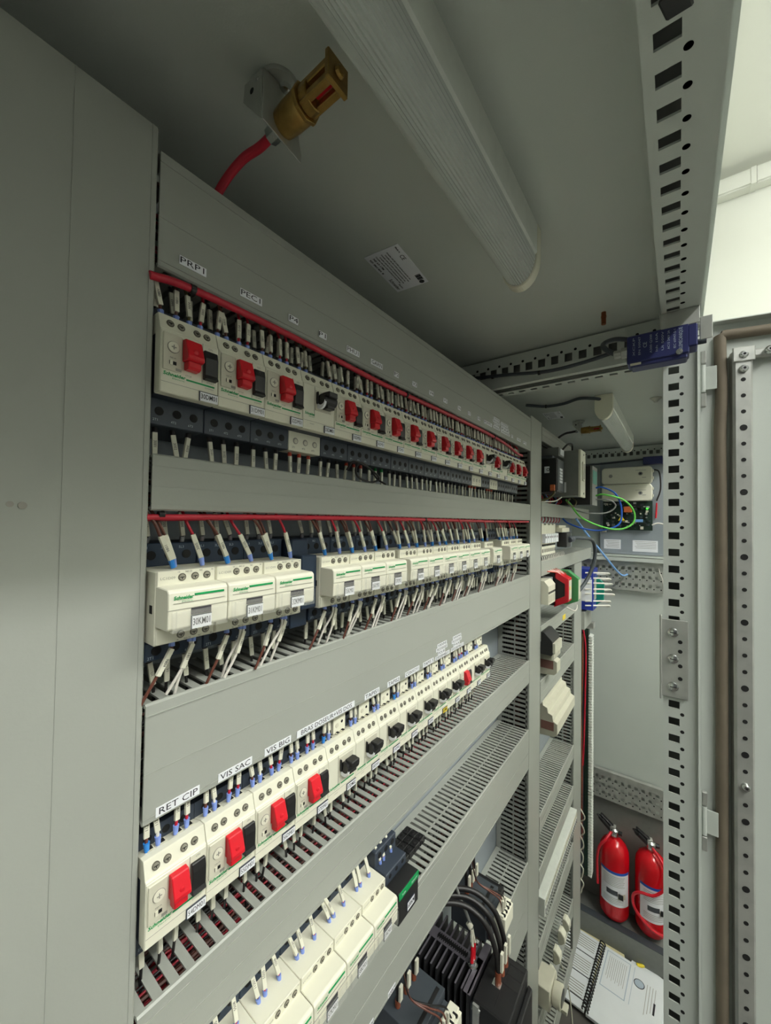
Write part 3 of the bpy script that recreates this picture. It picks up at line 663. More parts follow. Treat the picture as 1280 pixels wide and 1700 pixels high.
# ================================================================ wires with marker sleeves
WM = {}
def wire(x, y, z, kind, col, fer, mark, label, group, v=0, flip=1):
    """thing = the wire itself; parts = ferrule, marker sleeve (> print). kind: shape, drawn from the terminal outwards"""
    key = (kind, col.name, fer.name if fer else '', v)
    if key not in WM:
        rnd = random.Random(str(key)); d = rnd.uniform(-1, 1); wr = 0.0012
        s = flip
        if kind == 'top':      # from a breaker terminal up into the duct
            pts = [(0, 0, 0), (0.0005 * d, 0.001, 0.012), (0.002 * d, 0.003, 0.026), (0.004 * d, 0.010, 0.040)]; a, b = 0.007, 0.025
        elif kind == 'back':
            pts = [(0, 0, 0), (0.001 * d, -0.001, 0.012), (0.002 * d, 0.0, 0.022), (0.003 * d, 0.004, 0.036)]; a, b = 0.004, 0.021
        elif kind == 'lean':   # sloping back to the left on its way up
            pts = [(0, 0, 0), (-0.002, 0.001, 0.005), (-0.0085, 0.002, 0.022), (-0.013 + 0.002 * d, 0.004, 0.032), (-0.017, 0.012, 0.045)]; a, b = 0.0035, 0.0215
        elif kind == 'down':   # hanging into the duct below
            pts = [(0, 0, 0), (0.0015 * d, 0.0, -0.010), (0.003 * d, 0.001, -0.024), (0.004 * d, 0.003, -0.038)]; a, b = 0.004, 0.0225
        elif kind == 'sweep':  # falling and sweeping left into the slots
            pts = [(0, 0, 0), (-0.001, 0.0, -0.010), (-0.006 + 0.003 * d, 0.002, -0.026), (-0.013 + 0.003 * d, 0.006, -0.044)]; a, b = 0.006, 0.024
        elif kind == 'bare':
            pts = [(0, 0, 0), (-0.001, 0.0, -0.012), (-0.009 + 0.003 * d, 0.004, -0.030), (-0.013 + 0.006 * d, 0.008, -0.046)]; a, b = 0, 0
        elif kind == 'rear':   # leaning back under the duct above
            pts = [(0, 0, -0.002), (-0.0008, 0.002, 0.005), (-0.003 + 0.001 * d, 0.009, 0.020), (-0.005 + 0.002 * d, 0.013, 0.033), (-0.006, 0.020, 0.050)]; a, b = 0.004, 0.024
        elif kind == 'steep':
            pts = [(0, 0, 0), (-0.0005, 0.0, 0.008), (-0.004 + 0.001 * d, 0.002, 0.026), (-0.006 + 0.002 * d, 0.004, 0.046), (-0.007, 0.012, 0.062)]; a, b = 0.004, 0.024
        up_ = pts[-1][2] > 0
        wm = MB().tube(pts, wr, col, 7, 5)
        P = spline(pts, 10)
        def at(zv):
            return min(P, key=lambda p: abs(abs(p.z) - zv))
        fm = MB().cyl((0, 0, -0.003 if up_ else 0.003), at(0.0035), 0.0017, fer, 10, 0.0023) if fer else None
        sm = None
        if b:
            p, q_ = at(a), at(b); dr = (q_ - p).normalized(); sx = dr.cross(Vector((0, 1, 0))).normalized(); sy = sx.cross(dr)
            if sy.y > 0: sy = -sy; sx = -sx
            vs = []
            for e, o_ in ((p, 0), (q_, 0)):
                for i, j in ((-1, 1), (1, 1), (1, -1), (-1, -1)): vs.append(e + sx * (0.0019 * i) - sy * (0.0013 * j) + sy * 0.0006)
            sm = MB().hexa(vs, sleeve)
            R = Matrix((dr * (1 if True else -1), dr.cross(sy) * -1, sy)).transposed()
            R = Matrix((dr, sy.cross(dr), sy)).transposed()
            WM[key + ('R',)] = (R, (p + q_) / 2 + sy * 0.0021)
        WM[key] = (wm.build('wire', smooth=True), fm.build('ferrule') if fm else None, sm.build('marker_sleeve', bevel=0.0003) if sm else None)
        proto = True
    else: proto = False
    w0, f0, s0 = WM[key]
    if proto: w_, f_, s_ = w0, f0, s0
    else:
        w_, f_, s_ = w0.copy(), (f0.copy() if f0 else None), (s0.copy() if s0 else None)
        for o in (w_, f_, s_):
            if o: C.objects.link(o)
    w_.location = (x, y, z)
    w_.rotation_euler = (0, rj.uniform(-.13, .13), rj.uniform(-.35, .35))
    if f_: f_.parent = w_
    if s_:
        s_.parent = w_
        if mark:
            R, p = WM[key + ('R',)]; text(mark, 0.0030, ink, s_, p, R=R, name='print')
    return tag(w_, label, 'wire', group)
rw = random.Random(11); rj = random.Random(21)
def colname(m): return {'red_cable': 'red', 'brown_wire': 'brown', 'black_wire': 'black', 'white_wire': 'white', 'olive_wire': 'olive'}[m.name]
# top row, above each breaker
for i, t in enumerate(row1):
    x = t.location.x; z = t.location.z
    xs = [0.0055, 0.0145, 0.0260, 0.0345] if i > 0 else [0.0055, 0.0165, 0.0270, 0.0355]
    name = 'breaker %s' % codes1[i] if i < 4 else 'the %s top-row breaker' % ORD[i]
    n = 0
    for k, xx in enumerate(xs):
        if i == 3 and k > 1: continue
        m = [brown, brown, redc, redc][k] if rw.random() < .8 else oliv
        mk = ['0801', '98%02d' % (i + 1), '%d04' % (30 + i), '%d05' % (30 + i)][k] if i < 9 else None
        wire(x + xx, 0.0050, z + 0.0625, 'top', m, ferb, mk, '%s wire with white marker sleeve, %s over %s' % (colname(m), ORD[k], name), 'wires above the top breaker row', k % 2 + 2 * (i % 2)); n += 1
    for k in range(3):
        wire(x + 0.008 + 0.0138 * k, 0.022, z + 0.071, 'back', blackw, ferk, '%d0%d' % (30 + i, k + 1) if i < 4 else None, 'black power wire at the back, %s behind the top of %s' % (ORD[k], name), 'power wires behind the top breaker row', k)
    for k in range(3):
        fb = ferr if kind1[i] == 'B' or i in (5,) else (fern if i == 6 else ferk)
        m = blackw if (i < 4 or k % 2) else brown
        wire(x + 0.0105 + 0.0135 * k, 0.024, z - 0.0205, 'down', m, fb, '%d0%d' % (30 + i, k + 1) if i < 6 else None, '%s wire with marker sleeve, %s below %s' % (colname(m), ORD[k], name), 'outgoing wires below the top breaker row', (k + i) % 3)
# upper contactor row
for i, t in enumerate(row2):
    x = t.location.x; z = t.location.z
    c = (['30KM01', '31KM01', '32KM01'] + [a[1] for a in xs2[2:]])[i]
    name = 'contactor %s' % c if i < 5 else 'the %s upper-row contactor' % ORD[i]
    for k, (xx, m, mk) in enumerate(((0.0160, brown, '98%02d' % (i + 1)), (0.0190, brown, None), (0.0390, redc, '%d05' % (30 + i)))):
        wire(x + xx, -0.0015 + (0.004 if k == 1 else 0), z + 0.0575, 'lean', m, ferc if k == 0 else ferb, mk if i < 6 else None, '%s control wire, %s into the top of %s' % (colname(m), ORD[k], name), 'control wires above the contactors', k % 2 + (i % 2) * 2)
    for k in range(3):
        wire(x + 0.0085 + 0.0138 * k, 0.029, z + 0.0735, 'steep', blackw, ferg, '%d0%d' % (30 + i, k + 1) if i < 5 else None, 'black power wire with grey ferrule, %s behind the top of %s' % (ORD[k], name), 'power wires above the contactors', k % 2)
    for k, (xx, m) in enumerate(((0.0165, brown), (0.0330, whitew))):
        wire(x + xx, -0.0015, z - 0.001, 'sweep', m, ferb, ('98%02d' % (i + 4), '1401')[k] if i < 6 else None, '%s control wire with marker, %s under %s' % (colname(m), ORD[k], name), 'control wires below the contactors', (k + i) % 3)
    wire(x + 0.0305, -0.0005, z - 0.001, 'bare', whitew, ferb, None, 'bare white wire sweeping from under %s into the duct slots' % name, 'white wires below the contactors', i % 3)
    for k in range(3):
        wire(x + 0.0085 + 0.0138 * k, 0.020, z - 0.0165, 'down', blackw, ferk, ('U1', 'V1', 'W1')[k] if i == 0 else (('U2', 'V2', 'W2')[k] if i < 4 else None), 'black motor wire with marker sleeve, %s below %s' % (ORD[k], name), 'motor wires below the contactors', k)
# lower breaker row
for i, t in enumerate(row3):
    x = t.location.x; z = t.location.z
    name = 'breaker %s' % codes3[i] if i < 5 else 'the %s lower-row breaker' % ORD[i]
    xs = [0.0055, 0.0135, 0.0265, 0.0350] if kind3[i] == 'R' else [0.0055, 0.0135]
    for k, xx in enumerate(xs):
        m = [brown, whitew, redc, redc][k]
        wire(x + xx, 0.0050, z + 0.0625, 'top', m, ferc if (k == 0 and i in (0, 4, 7)) else ferb, ['11201', '11203', '2501', '5504'][k] if i < 8 else None, '%s wire with sleeve, %s into %s' % (colname(m), ORD[k], name), 'wires above the lower breaker row', k % 2 + 2 * (i % 2))
    for k in range(3):
        wire(x + 0.0105 + 0.0135 * k, 0.024, z - 0.0205, 'down', blackw, ferk, None, 'short outgoing wire, %s below %s' % (ORD[k], name), 'outgoing wires below the lower breaker row', k)
# lowest contactor row
for i, t in enumerate(row4 + [bpy.data.objects['auxiliary_relay']]):
    x = t.location.x; z = t.location.z; y = t.location.y
    name = 'the %s lowest-row contactor' % ORD[i] if i < 6 else 'the relay with the green strip'
    for k, (xx, m, mk) in enumerate(((0.0100, brown, '11201'), (0.0170, redc, '5505'), (0.0330, redc, '5508'))):
        wire(x + xx, y + 0.0050, z + 0.0545, 'rear', m, ferb, mk, '%s wire with white sleeve, %s into %s' % (colname(m), ORD[k], name), 'wires above the lowest contactors', (k + i) % 3)
    for k in range(3):
        wire(x + 0.0085 + 0.0138 * k, y + 0.032, z + 0.0720, 'rear', blackw, ferg, None, 'black power wire, %s behind the top of %s' % (ORD[k], name), 'power wires above the lowest contactors', k % 2)
o = MB().tube([(0.345, 0.01, 0.060), (0.348, 0.004, 0.070), (0.360, 0.0, 0.069), (0.385, -0.002, 0.060), (0.395, 0.0, 0.053), (0.380, 0.002, 0.048), (0.355, 0.0, 0.052), (0.350, 0.0, 0.062), (0.365, 0.004, 0.071), (0.39, 0.01, 0.066), (0.405, 0.01, 0.055), (0.43, 0.015, 0.050)], 0.0013, blackw, 8, 8).build('looped_wire', smooth=True)
tag(o, 'loose black wire looped under the fifth breaker of the top row', 'wire')
# ================================================================ things on the enclosure roof
def lamp(x0, x1, yc, label, cap_near=True):
    t = thing('strip_light', (x0, yc, 0.350), label, 'light', 'strip lights under the enclosure roof')
    L = x1 - x0; hw = 0.0212
    MB().prism([(-hw, 0), (-hw, -0.034), (-hw + 0.002, -0.036), (hw - 0.002, -0.036), (hw, -0.034), (hw, 0)], 'x', 0, L, lampw).build('housing', t)
    pr = []; n = 46
    for i in range(n + 1):
        a = math.pi * i / n; r = 1.0 if i % 2 else 0.955
        pr.append((-math.cos(a) * (hw - 0.0012) * r, -0.036 - math.sin(a) * 0.030 * r))
    MB().prism(pr, 'x', 0.004, L - 0.008, diff).build('diffuser', t)
    MB().cyl((0.02, 0.0, -0.047), (L - 0.04, 0.0, -0.047), 0.0095, tubem, 20).build('fluorescent_tube', t, smooth=True)
    cp = []
    for i in range(25):
        a = math.pi * i / 24; cp.append((-math.cos(a) * (hw + 0.0006), -0.036 - math.sin(a) * 0.0315))
    cp = [(-hw - 0.0006, 0.0)] + cp + [(hw + 0.0006, 0.0)]
    MB().prism(cp, 'x', L - 0.010, L + 0.004, cream).build('end_cap', t, bevel=0.001)
    MB().prism(cp, 'x', -0.006, 0.012, cream).build('end_cap', t, bevel=0.001)
    return t
lamp(-0.06, 0.470, -0.1580, 'long ribbed strip light under the near part of the enclosure roof')
lamp(1.190, 1.800, -0.1500, 'smaller-looking strip light farther back, under the second roof panel')
def maker_plate(cx, cy, rz, label):
    t = thing('rating_sticker', (cx, cy, 0.350), label, 'sticker', 'rating stickers under the roof'); t.rotation_euler = (0, 0, rz)
    MB().box(-0.045, 0.045, -0.026, 0.026, -0.0006, 0, greyp if False else white).build('sticker_sheet', t)
    R = Matrix(((0, 1, 0), (1, 0, 0), (0, 0, -1)))
    R = Matrix(((1, 0, 0), (0, -1, 0), (0, 0, -1)))
    def tx(s, sz, x, y, w=None): text(s, sz, ink, t, (x, y, -0.0008), width=w, R=R, bold=0.0001)
    tx('Schneider', 0.0075, 0.026, 0.0200, 0.028); tx('Electric', 0.0035, 0.034, 0.0140, 0.012)
    tx('REF: SM63 M04  M', 0.0038, -0.020, 0.0215, 0.034); tx('N0 63-17M', 0.0040, -0.024, 0.0160, 0.026)
    for i in range(5): tx('Complies with IEC 61439 switchboard assembly rules', 0.0024, -0.006 + 0.003 * (i % 2), 0.0110 - 0.0042 * i, 0.066)
    tx('CE', 0.0085, -0.020, -0.0190, 0.010); tx('Made in', 0.003, -0.036, -0.0205, 0.012)
    for i in range(8): MB().box(0.022 + 0.0016 * i, 0.0228 + 0.0016 * i + 0.0003 * (i % 3), -0.023, -0.015, -0.0009, -0.0006, ink).build('printed_bar', t)
    MB().lathe((0.039, -0.018, -0.0007), [(0.0038, -0.0002), (0.0038, 0.0001)], ink, 'z', 16).build('approval_mark', t)
    return t
maker_plate(0.4335, 0.002, 0.09, 'white rating sticker on the roof between the near strip light and the ducts')
maker_plate(1.332, 0.013, 0.05, 'white rating sticker on the roof panel of the far bay')
o = MB().cyl((0, 0, 0), (0, 0, -0.020), 0.0036, bronze, 16).cyl((0, 0, -0.006), (0, 0, -0.009), 0.0041, bronze, 16).build('threaded_stud', None, (0.722, -0.2125, 0.350), smooth=True); tag(o, 'short bronze threaded stud hanging from the roof', 'stud')
def sensor(x, y, label, cabred=True):
    t = thing('gas_nozzle', (x, y, 0.350), label, 'nozzle', 'brass extinguishing nozzles')
    MB().lathe((0.002, 0.004, 0), [(0.018, -0.0035), (0.019, -0.002), (0.019, 0)], galv, 'z', 28).lathe((0.004, -0.002, -0.0035), [(0.003, -0.006), (0.006, -0.005), (0.0065, 0)], steel, 'z', 14).build('mounting_disc', t, smooth=True)
    b = MB()
    b.prism([(-0.019, -0.006), (0.014, -0.006), (0.026, -0.052), (0.026, -0.060), (-0.019, -0.052)], 'y', -0.0015, 0.0, galv)
    b.prism([(0.0, -0.006), (0.026, -0.004), (0.028, -0.020), (0.0, -0.052)], 'x', -0.0205, -0.019, galv)
    b.cyl((-0.021, 0.014, -0.018), (-0.0185, 0.014, -0.018), 0.0028, dark, 14).cyl((-0.021, 0.006, -0.012), (-0.0185, 0.006, -0.012), 0.0020, steel, 14)
    b.box(-0.019, 0.014, -0.0015, 0.02, -0.0055, -0.004, galv)
    b.build('angle_bracket', t, bevel=0.0004)
    zc = -0.0385; xc = 0.004
    MB().lathe((xc, 0, zc), [(0.0125, -0.030), (0.0135, -0.027), (0.0132, -0.012), (0.0120, -0.0015)], brass, 'y', 24).lathe((xc, 0, zc), [(0.0150, -0.034), (0.0155, -0.0335), (0.0155, -0.0305), (0.0130, -0.030)], brass, 'y', 8).build('nozzle_body', t, smooth=True)
    c = MB()
    for a in range(4):
        q = math.pi / 4 + a * math.pi / 2; px, pz = xc + 0.0088 * math.cos(q), zc + 0.0088 * math.sin(q)
        c.box(px - 0.0032, px + 0.0032, -0.070, -0.034, pz - 0.0032, pz + 0.0032, brass)
    c.lathe((xc, 0, zc), [(0.0118, -0.044), (0.0118, -0.034)], brass, 'y', 20)
    c.box(xc - 0.012, xc + 0.012, -0.073, -0.0685, zc - 0.012, zc + 0.012, brass)
    c.lathe((xc, 0, zc), [(0.004, -0.077), (0.0055, -0.073)], brass, 'y', 12)
    c.build('nozzle_cage', t, bevel=0.0008)
    MB().cyl((xc, -0.066, zc), (xc, -0.046, zc), 0.0042, red, 14).build('glass_bulb', t, smooth=True)
    MB().lathe((xc, 0, zc), [(0.0095, 0.0), (0.0095, 0.006), (0.0075, 0.007), (0.0080, 0.012), (0.0078, 0.018), (0.006, 0.019)], steel, 'y', 8).build('cable_gland', t)
    MB().tube([(xc, 0.016, zc), (xc - 0.001, 0.035, zc - 0.002), (xc - 0.006, 0.058, zc - 0.006), (xc - 0.012, 0.085, zc - 0.024), (xc - 0.018, 0.115, zc - 0.060)], 0.0044, redc if cabred else blackw, 12).build('supply_hose', t, smooth=True)
    MB().prism([(-0.006, -0.012), (0.006, -0.012), (0.009, -0.022), (0.004, -0.028), (-0.008, -0.024)], 'y', -0.010, -0.008, galv).build('name_tag', t) if False else None
    return t
s1 = sensor(0.188, -0.056, 'brass nozzle on a steel angle bracket with thick red hose, near the ceiling light')
s2 = sensor(1.455, -0.045, 'small-looking brass nozzle under the roof of the far bay', False); s1.scale = (0.85,) * 3; s2.scale = (0.85,) * 3
# blue limit switch with steel bracket
t = thing('limit_switch', (0.690, -0.2877, 0.3339), 'dark blue limit switch with pale printing, on a steel bracket at the post top', 'switch'); t.scale = (1.113,) * 3
MB().box(-0.016, 0.0, -0.042, -0.003, -0.0325, -0.031, galv).box(-0.0175, -0.016, -0.042, -0.003, -0.052, -0.031, galv).box(-0.0175, 0.0, -0.003, -0.0018, -0.050, -0.028, galv).box(-0.0175, -0.016, -0.054, -0.042, -0.074, -0.046, galv).build('steel_bracket', t, bevel=0.0005)
bl_ = MB().box(-0.018, 0.010, -0.032, 0.034, -0.087, -0.050, switchb).box(-0.018, 0.008, -0.040, -0.030, -0.080, -0.052, switchb).box(-0.016, 0.006, -0.030, 0.030, -0.092, -0.086, switchb).build('switch_body', t, bevel=0.0015)
RX = Matrix(((0, 0, -1), (-1, 0, 0), (0, 1, 0)))   # faces the camera side (-x), reads towards -y
text('TELEMECANIQUE', 0.0052, inkw, t, (-0.0182, -0.0235, -0.0685), R=RX, spin=90, width=0.030)
for i, s in enumerate(('IEC 60947-5-1', 'AC15 240V 3A', 'Ui 500V', 'Ith 10A', 'A300 Q300', 'CE', 'EN 50047', 'XCKP')):
    text(s, 0.0034 if s != 'CE' else 0.006, inkw, t, (-0.0182, -0.0175 + 0.0062 * i, -0.066), R=RX, spin=90, width=0.024 if s != 'CE' else 0.007)
MB().lathe((-0.018, -0.022, -0.0845), [(0.0001, -0.003), (0.0035, -0.0025), (0.0038, 0)], steel, 'x', 16).build('cover_screw', t, smooth=True)
MB().box(-0.0186, -0.018, 0.018, 0.030, -0.0905, -0.0875, creamd).build('code_label', t)
for z in (-0.054, -0.062): MB().cyl((0.0, -0.040, z), (0.0, -0.050, z), 0.0012, steel, 10).build('contact_pin', t)
MB().cyl((0.0, -0.040, -0.070), (0.0, -0.049, -0.070), 0.0035, dgrey, 14).build('plunger', t, smooth=True)
MB().lathe((0, 0, 0), [(0.0075, 0.0), (0.0075, 0.007), (0.0055, 0.008), (0.0058, 0.016), (0.004, 0.017)], galv, 'y', 8).build('cable_gland', t, (-0.004, 0.034, -0.066))
cable('cable', [(0.6856, -0.2354, 0.2604), (0.69, -0.220, 0.274), (0.71, -0.214, 0.292), (0.75, -0.226, 0.312), (0.786, -0.245, 0.320)], 0.0038, dgrey, 'grey cable curving up from the blue limit switch to the cross rail', 'cable')
cable('cable', [(0.782, -0.215, 0.302), (0.775, -0.17, 0.293), (0.775, -0.11, 0.291), (0.775, -0.04, 0.300), (0.778, 0.03, 0.309), (0.782, 0.09, 0.318)], 0.0034, dgrey, 'grey cable tied along the cross rail between the bays', 'cable', ties=[((0.775, -0.095, 0.2915), (0, 1, 0)), ((0.778, 0.0, 0.3045), (0, 1, 0))])
# small connector block right of the switch on cross rail
t = thing('rail_clamp', (0.785, -0.262, 0.30), 'bright steel screw clamp plate beside the blue limit switch', 'clamp')
MB().box(-0.004, 0.0, -0.024, 0.024, -0.017, 0.004, galv).build('clamp_plate', t, bevel=0.001)
for y, z in ((-0.012, -0.010), (0.006, -0.010), (0.010, 0.000)): MB().lathe((-0.004, y, z), [(0.0001, -0.003), (0.0032, -0.0025), (0.0035, 0)], steel, 'x', 14).build('clamp_screw', t, smooth=True)
# small hanging bolts behind the post
for z in (0.20, 0.186, 0.172, 0.158):
    pass
cable('cable', [(1.150, 0.045, 0.344), (1.19, 0.0, 0.343), (1.19, -0.05, 0.343), (1.165, -0.094, 0.343), (1.178, -0.13, 0.340), (1.195, -0.150, 0.336)], 0.0042, dgrey, 'grey cable running over the roof to the far strip light', 'cable', ties=[((1.19, 0.0, 0.343), (0, 1, 0))])
t = thing('roof_bolt', (1.30, -0.262, 0.350), 'small flat-headed bolt under the far roof panel beside the post', 'bolt')
MB().lathe((0, 0, 0), [(0.004, -0.012), (0.005, -0.010), (0.010, -0.004), (0.014, -0.002), (0.014, 0)], galv, 'z', 18).build('bolt_head', t, smooth=True)
# ================================================================ row five: power contactors and the drive
def power_block(x, y, z, w, d, h, label):
    t = thing('power_contactor', (x, y, z), label, 'contactor')
    MB().box(0, w, 0, d, -h, 0, dgrey).box(0.004, w - 0.004, -0.008, 0, -h + 0.006, -0.012, dgrey).box(0.006, w - 0.006, 0.006, 0.012, 0.0, 0.0012, dark).build('body', t, bevel=0.0012)
    for i in range(3):
        MB().cyl((w * (0.2 + 0.28 * i), d * 0.62, -0.001), (w * (0.2 + 0.28 * i), d * 0.62, 0.010), 0.0042, ferw, 14).cyl((w * (0.2 + 0.28 * i), d * 0.62, 0.010), (w * (0.2 + 0.28 * i), d * 0.66, 0.045), 0.0034, blackw, 12).build('power_lead', t)
        MB().box(w * (0.2 + 0.28 * i) - 0.0035, w * (0.2 + 0.28 * i) + 0.0035, d * 0.62 - 0.007, d * 0.62 - 0.0035, 0.012, 0.034, sleeve).build('marker_sleeve', t)
    c = MB().box(w * 0.30, w * 0.98, -0.030, -0.008, -0.040, -0.012, cream).box(w * 0.30, w * 0.98, -0.026, -0.010, -0.012, -0.008, cream)
    for i in range(4): c.box(w * (0.36 + 0.15 * i), w * (0.36 + 0.15 * i) + 0.004, -0.0285, -0.020, -0.0115, -0.0075, dark)
    c.build('auxiliary_contact', t, bevel=0.0008)
    for i in range(3):
        MB().tube([(w * (0.45 + 0.15 * i), -0.022, -0.010), (w * (0.42 + 0.1 * i), -0.016, 0.012), (w * (0.25 + 0.05 * i), -0.002, 0.026), (w * 0.1, 0.020, 0.040), (w * 0.05, 0.030, 0.075)], 0.0013, brown if i < 2 else blackw, 7).build('control_wire', t, smooth=True)
        if i < 2: MB().box(w * (0.42 + 0.15 * i), w * (0.42 + 0.15 * i) + 0.0035, -0.024, -0.0205, -0.006, 0.012, sleeve).build('marker_sleeve', t)
    return t
pa = power_block(0.486, -0.015, -0.740, 0.080, 0.075, 0.085, 'dark grey power contactor left of the black heatsink, cream auxiliary contact in front')
pb = power_block(0.697, -0.028, -0.716, 0.062, 0.070, 0.056, 'dark grey power contactor above the drive, next to the far slotted duct')
t = thing('motor_drive', (0.612, 0.0, -0.780), 'black motor drive with finned heatsink and thick black leads', 'drive')
z0, z1 = -0.30, 0.0
hs = MB()
prof_y = [-0.034 + 0.0118 * i for i in range(9)]
for i, yy in enumerate(prof_y):
    ln = 0.040 - 0.002 * abs(i - 4)
    hs.box(0.0 + 0.002 * (i % 2 == 0), 0.044, yy, yy + 0.0032, z0, z1, heatt if False else heat)
hs.box(0.042, 0.062, -0.034, 0.070, z0, z1, heat)
for i in range(8): hs.box(0.062, 0.094, -0.018 + 0.0118 * i, -0.0148 + 0.0118 * i, z0, z1, heat)
hs.box(0.0, 0.094, -0.0365, -0.0300, z0, z1, heat)
hs.build('heatsink', t)
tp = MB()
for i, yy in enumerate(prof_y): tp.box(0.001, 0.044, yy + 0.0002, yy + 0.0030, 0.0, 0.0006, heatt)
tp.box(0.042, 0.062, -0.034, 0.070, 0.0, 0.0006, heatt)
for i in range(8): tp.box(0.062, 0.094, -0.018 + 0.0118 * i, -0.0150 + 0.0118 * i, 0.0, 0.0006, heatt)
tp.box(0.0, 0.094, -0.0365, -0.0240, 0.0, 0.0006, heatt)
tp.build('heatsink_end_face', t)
sl = MB().box(0.049, 0.055, -0.008, 0.052, 0.0004, 0.0012, dark)
for i in range(15): sl.box(0.0465, 0.0575, -0.007 + 0.004 * i, -0.005 + 0.004 * i, 0.0004, 0.0012, dark)
sl.build('threaded_slot', t)
MB().lathe((0.044, -0.022, 0), [(0.009, 0.0), (0.009, 0.003), (0.0065, 0.0035), (0.0065, 0.010), (0.0, 0.011)], steel, 'z', 6).build('earth_bolt', t)
for i, dx in enumerate((-0.005, 0.004)):
    MB().cyl((0.044 + dx, -0.022, 0.010), (0.046 + dx * 0.8, -0.022, 0.034), 0.0030, red, 10).build('red_lug_sleeve', t, smooth=True)
    MB().hexa([(0.0445 + dx * .9, -0.0242, 0.036), (0.0475 + dx * .9, -0.0242, 0.036), (0.0475 + dx * .9, -0.0212, 0.036), (0.0445 + dx * .9, -0.0212, 0.036), (0.0465 + dx * .3, -0.0192, 0.058), (0.0495 + dx * .3, -0.0192, 0.058), (0.0495 + dx * .3, -0.0162, 0.058), (0.0465 + dx * .3, -0.0162, 0.058)], sleeve).build('marker_sleeve', t)
MB().tube([(0.048, -0.018, 0.058), (0.046, -0.008, 0.080), (0.040, 0.004, 0.110), (0.030, 0.015, 0.150)], 0.0026, greyp, 9).cyl((0.047, -0.0165, 0.060), (0.0465, -0.011, 0.066), 0.0050, sleeve, 10).build('sheathed_lead', t, smooth=True)
MB().box(0.002, 0.100, -0.100, -0.040, z0, -0.002, black).prism([(0.002, -0.108), (0.100, -0.108), (0.104, -0.100), (0.0, -0.100)], 'z', z0, -0.030, black).box(-0.001, 0.092, -0.0405, -0.0370, z0, -0.010, dgrey).build('drive_cover', t, bevel=0.002)
cl = MB()
for i in range(3): cl.box(0.052 + 0.018 * i, 0.0535 + 0.018 * i, -0.098, -0.072, -0.0022, -0.0016, dark)
cl.box(0.012, 0.090, -0.074, -0.0725, -0.0022, -0.0016, dark).box(0.040, 0.052, -0.072, -0.058, -0.0022, -0.0014, steel).build('cover_vents', t)
for i in range(3):
    ax_ = 0.048 + 0.017 * i
    MB().tube([(ax_, -0.066, 0.018), (ax_ - 0.002, -0.062, 0.050), (ax_ - 0.004, -0.045, 0.085), (ax_ - 0.014, -0.012, 0.104), (ax_ - 0.04, 0.020, 0.110), (ax_ - 0.08, 0.045, 0.112)], 0.0046, blackw, 12).build('power_lead', t, smooth=True)
    MB().cyl((ax_, -0.066, -0.002), (ax_, -0.066, 0.018), 0.0052, ferw, 14).build('brown_ferrule', t, smooth=True)
    MB().box(ax_ - 0.0035, ax_ + 0.0035, -0.0745, -0.0705, 0.022, 0.052, sleeve).build('marker_sleeve', t)
MB().box(-0.002, 0.010, -0.052, -0.042, -0.08, -0.006, galv).cyl((0.004, -0.054, -0.016), (0.004, -0.040, -0.016), 0.005, steel, 12).cyl((0.006, -0.060, -0.028), (0.006, -0.044, -0.028), 0.004, steel, 12).build('shield_clamp', t)
MB().box(0.0135, 0.0195, -0.1088, -0.108, -0.10, -0.045, white).build('white_sticker', t)
o = MB().box(0, 0.070, 0, 0.006, 0, 0.006, black)
for i in range(6): o.box(0.010 + 0.016 * (i // 2), 0.024 + 0.016 * (i // 2), 0.006 + 0.020 * (i % 2), 0.024 + 0.020 * (i % 2), 0, 0.012, black)
o = MB()
for i in range(4):
    for j in range(3): o.box(0.016 * i, 0.016 * i + 0.0145, 0.013 * j, 0.013 * j + 0.0115, 0, 0.010 - 0.001 * j, black).cyl((0.016 * i + 0.007, 0.013 * j + 0.006, 0.0095 - 0.001 * j), (0.016 * i + 0.007, 0.013 * j + 0.006, 0.011 - 0.001 * j), 0.003, dark, 8)
o = o.build('connector_strip', None, (0.512, 0.030, -0.5390), bevel=0.0008); tag(o, 'loose black connector strip lying on the fingers of the broad duct', 'connector')
t = thing('terminal_cover', (0.762, -0.028, -0.740), 'small black module with a green lamp right of the upper power contactor', 'module')
MB().box(0, 0.030, 0, 0.08, -0.06, 0.0, black).build('module_body', t, bevel=0.001); MB().box(0.004, 0.008, -0.0008, 0, -0.010, -0.007, led).build('indicator_lamp', t)
# last stop on the far end of the lower breaker rail
# ================================================================ far panel devices
t = thing('transformer', (1.185, -0.032, 0.070), 'black transformer block with white sticker on the far panel', 'transformer')
MB().box(0.0, 0.085, 0.0, 0.112, 0.02, 0.118, black).box(0.0, 0.07, 0.012, 0.06, 0.118, 0.126, dgrey).build('body', t, bevel=0.0015)
MB().box(0.008, 0.078, -0.0015, 0.0, 0.024, 0.114, dgrey).build('front_face', t)
o = MB().box(-0.0006, 0, 0.020, 0.034, 0.075, 0.094, white).build('side_sticker', t)
MB().lathe((-0.0008, 0.0235, 0.085), [(0.0045, -0.0003), (0.0045, 0.0)], ink, 'x', 18).lathe((-0.0011, 0.0235, 0.085), [(0.0028, -0.0003), (0.0028, 0.0)], white, 'x', 18).build('printed_ring', t)
for i in range(5): MB().box(0.028, 0.062, -0.0022, -0.0015, 0.048 + 0.009 * i, 0.055 + 0.009 * i, white).build('white_sticker', t)
MB().tube([(0.004, 0.01, 0.03), (-0.008, 0.006, 0.014), (-0.022, 0.02, -0.002), (-0.03, 0.045, -0.006)], 0.0032, oliv, 10).build('earth_wire', t, smooth=True)
MB().box(-0.010, 0.004, 0.004, 0.016, 0.022, 0.040, orange).build('copper_lug', t, bevel=0.001)
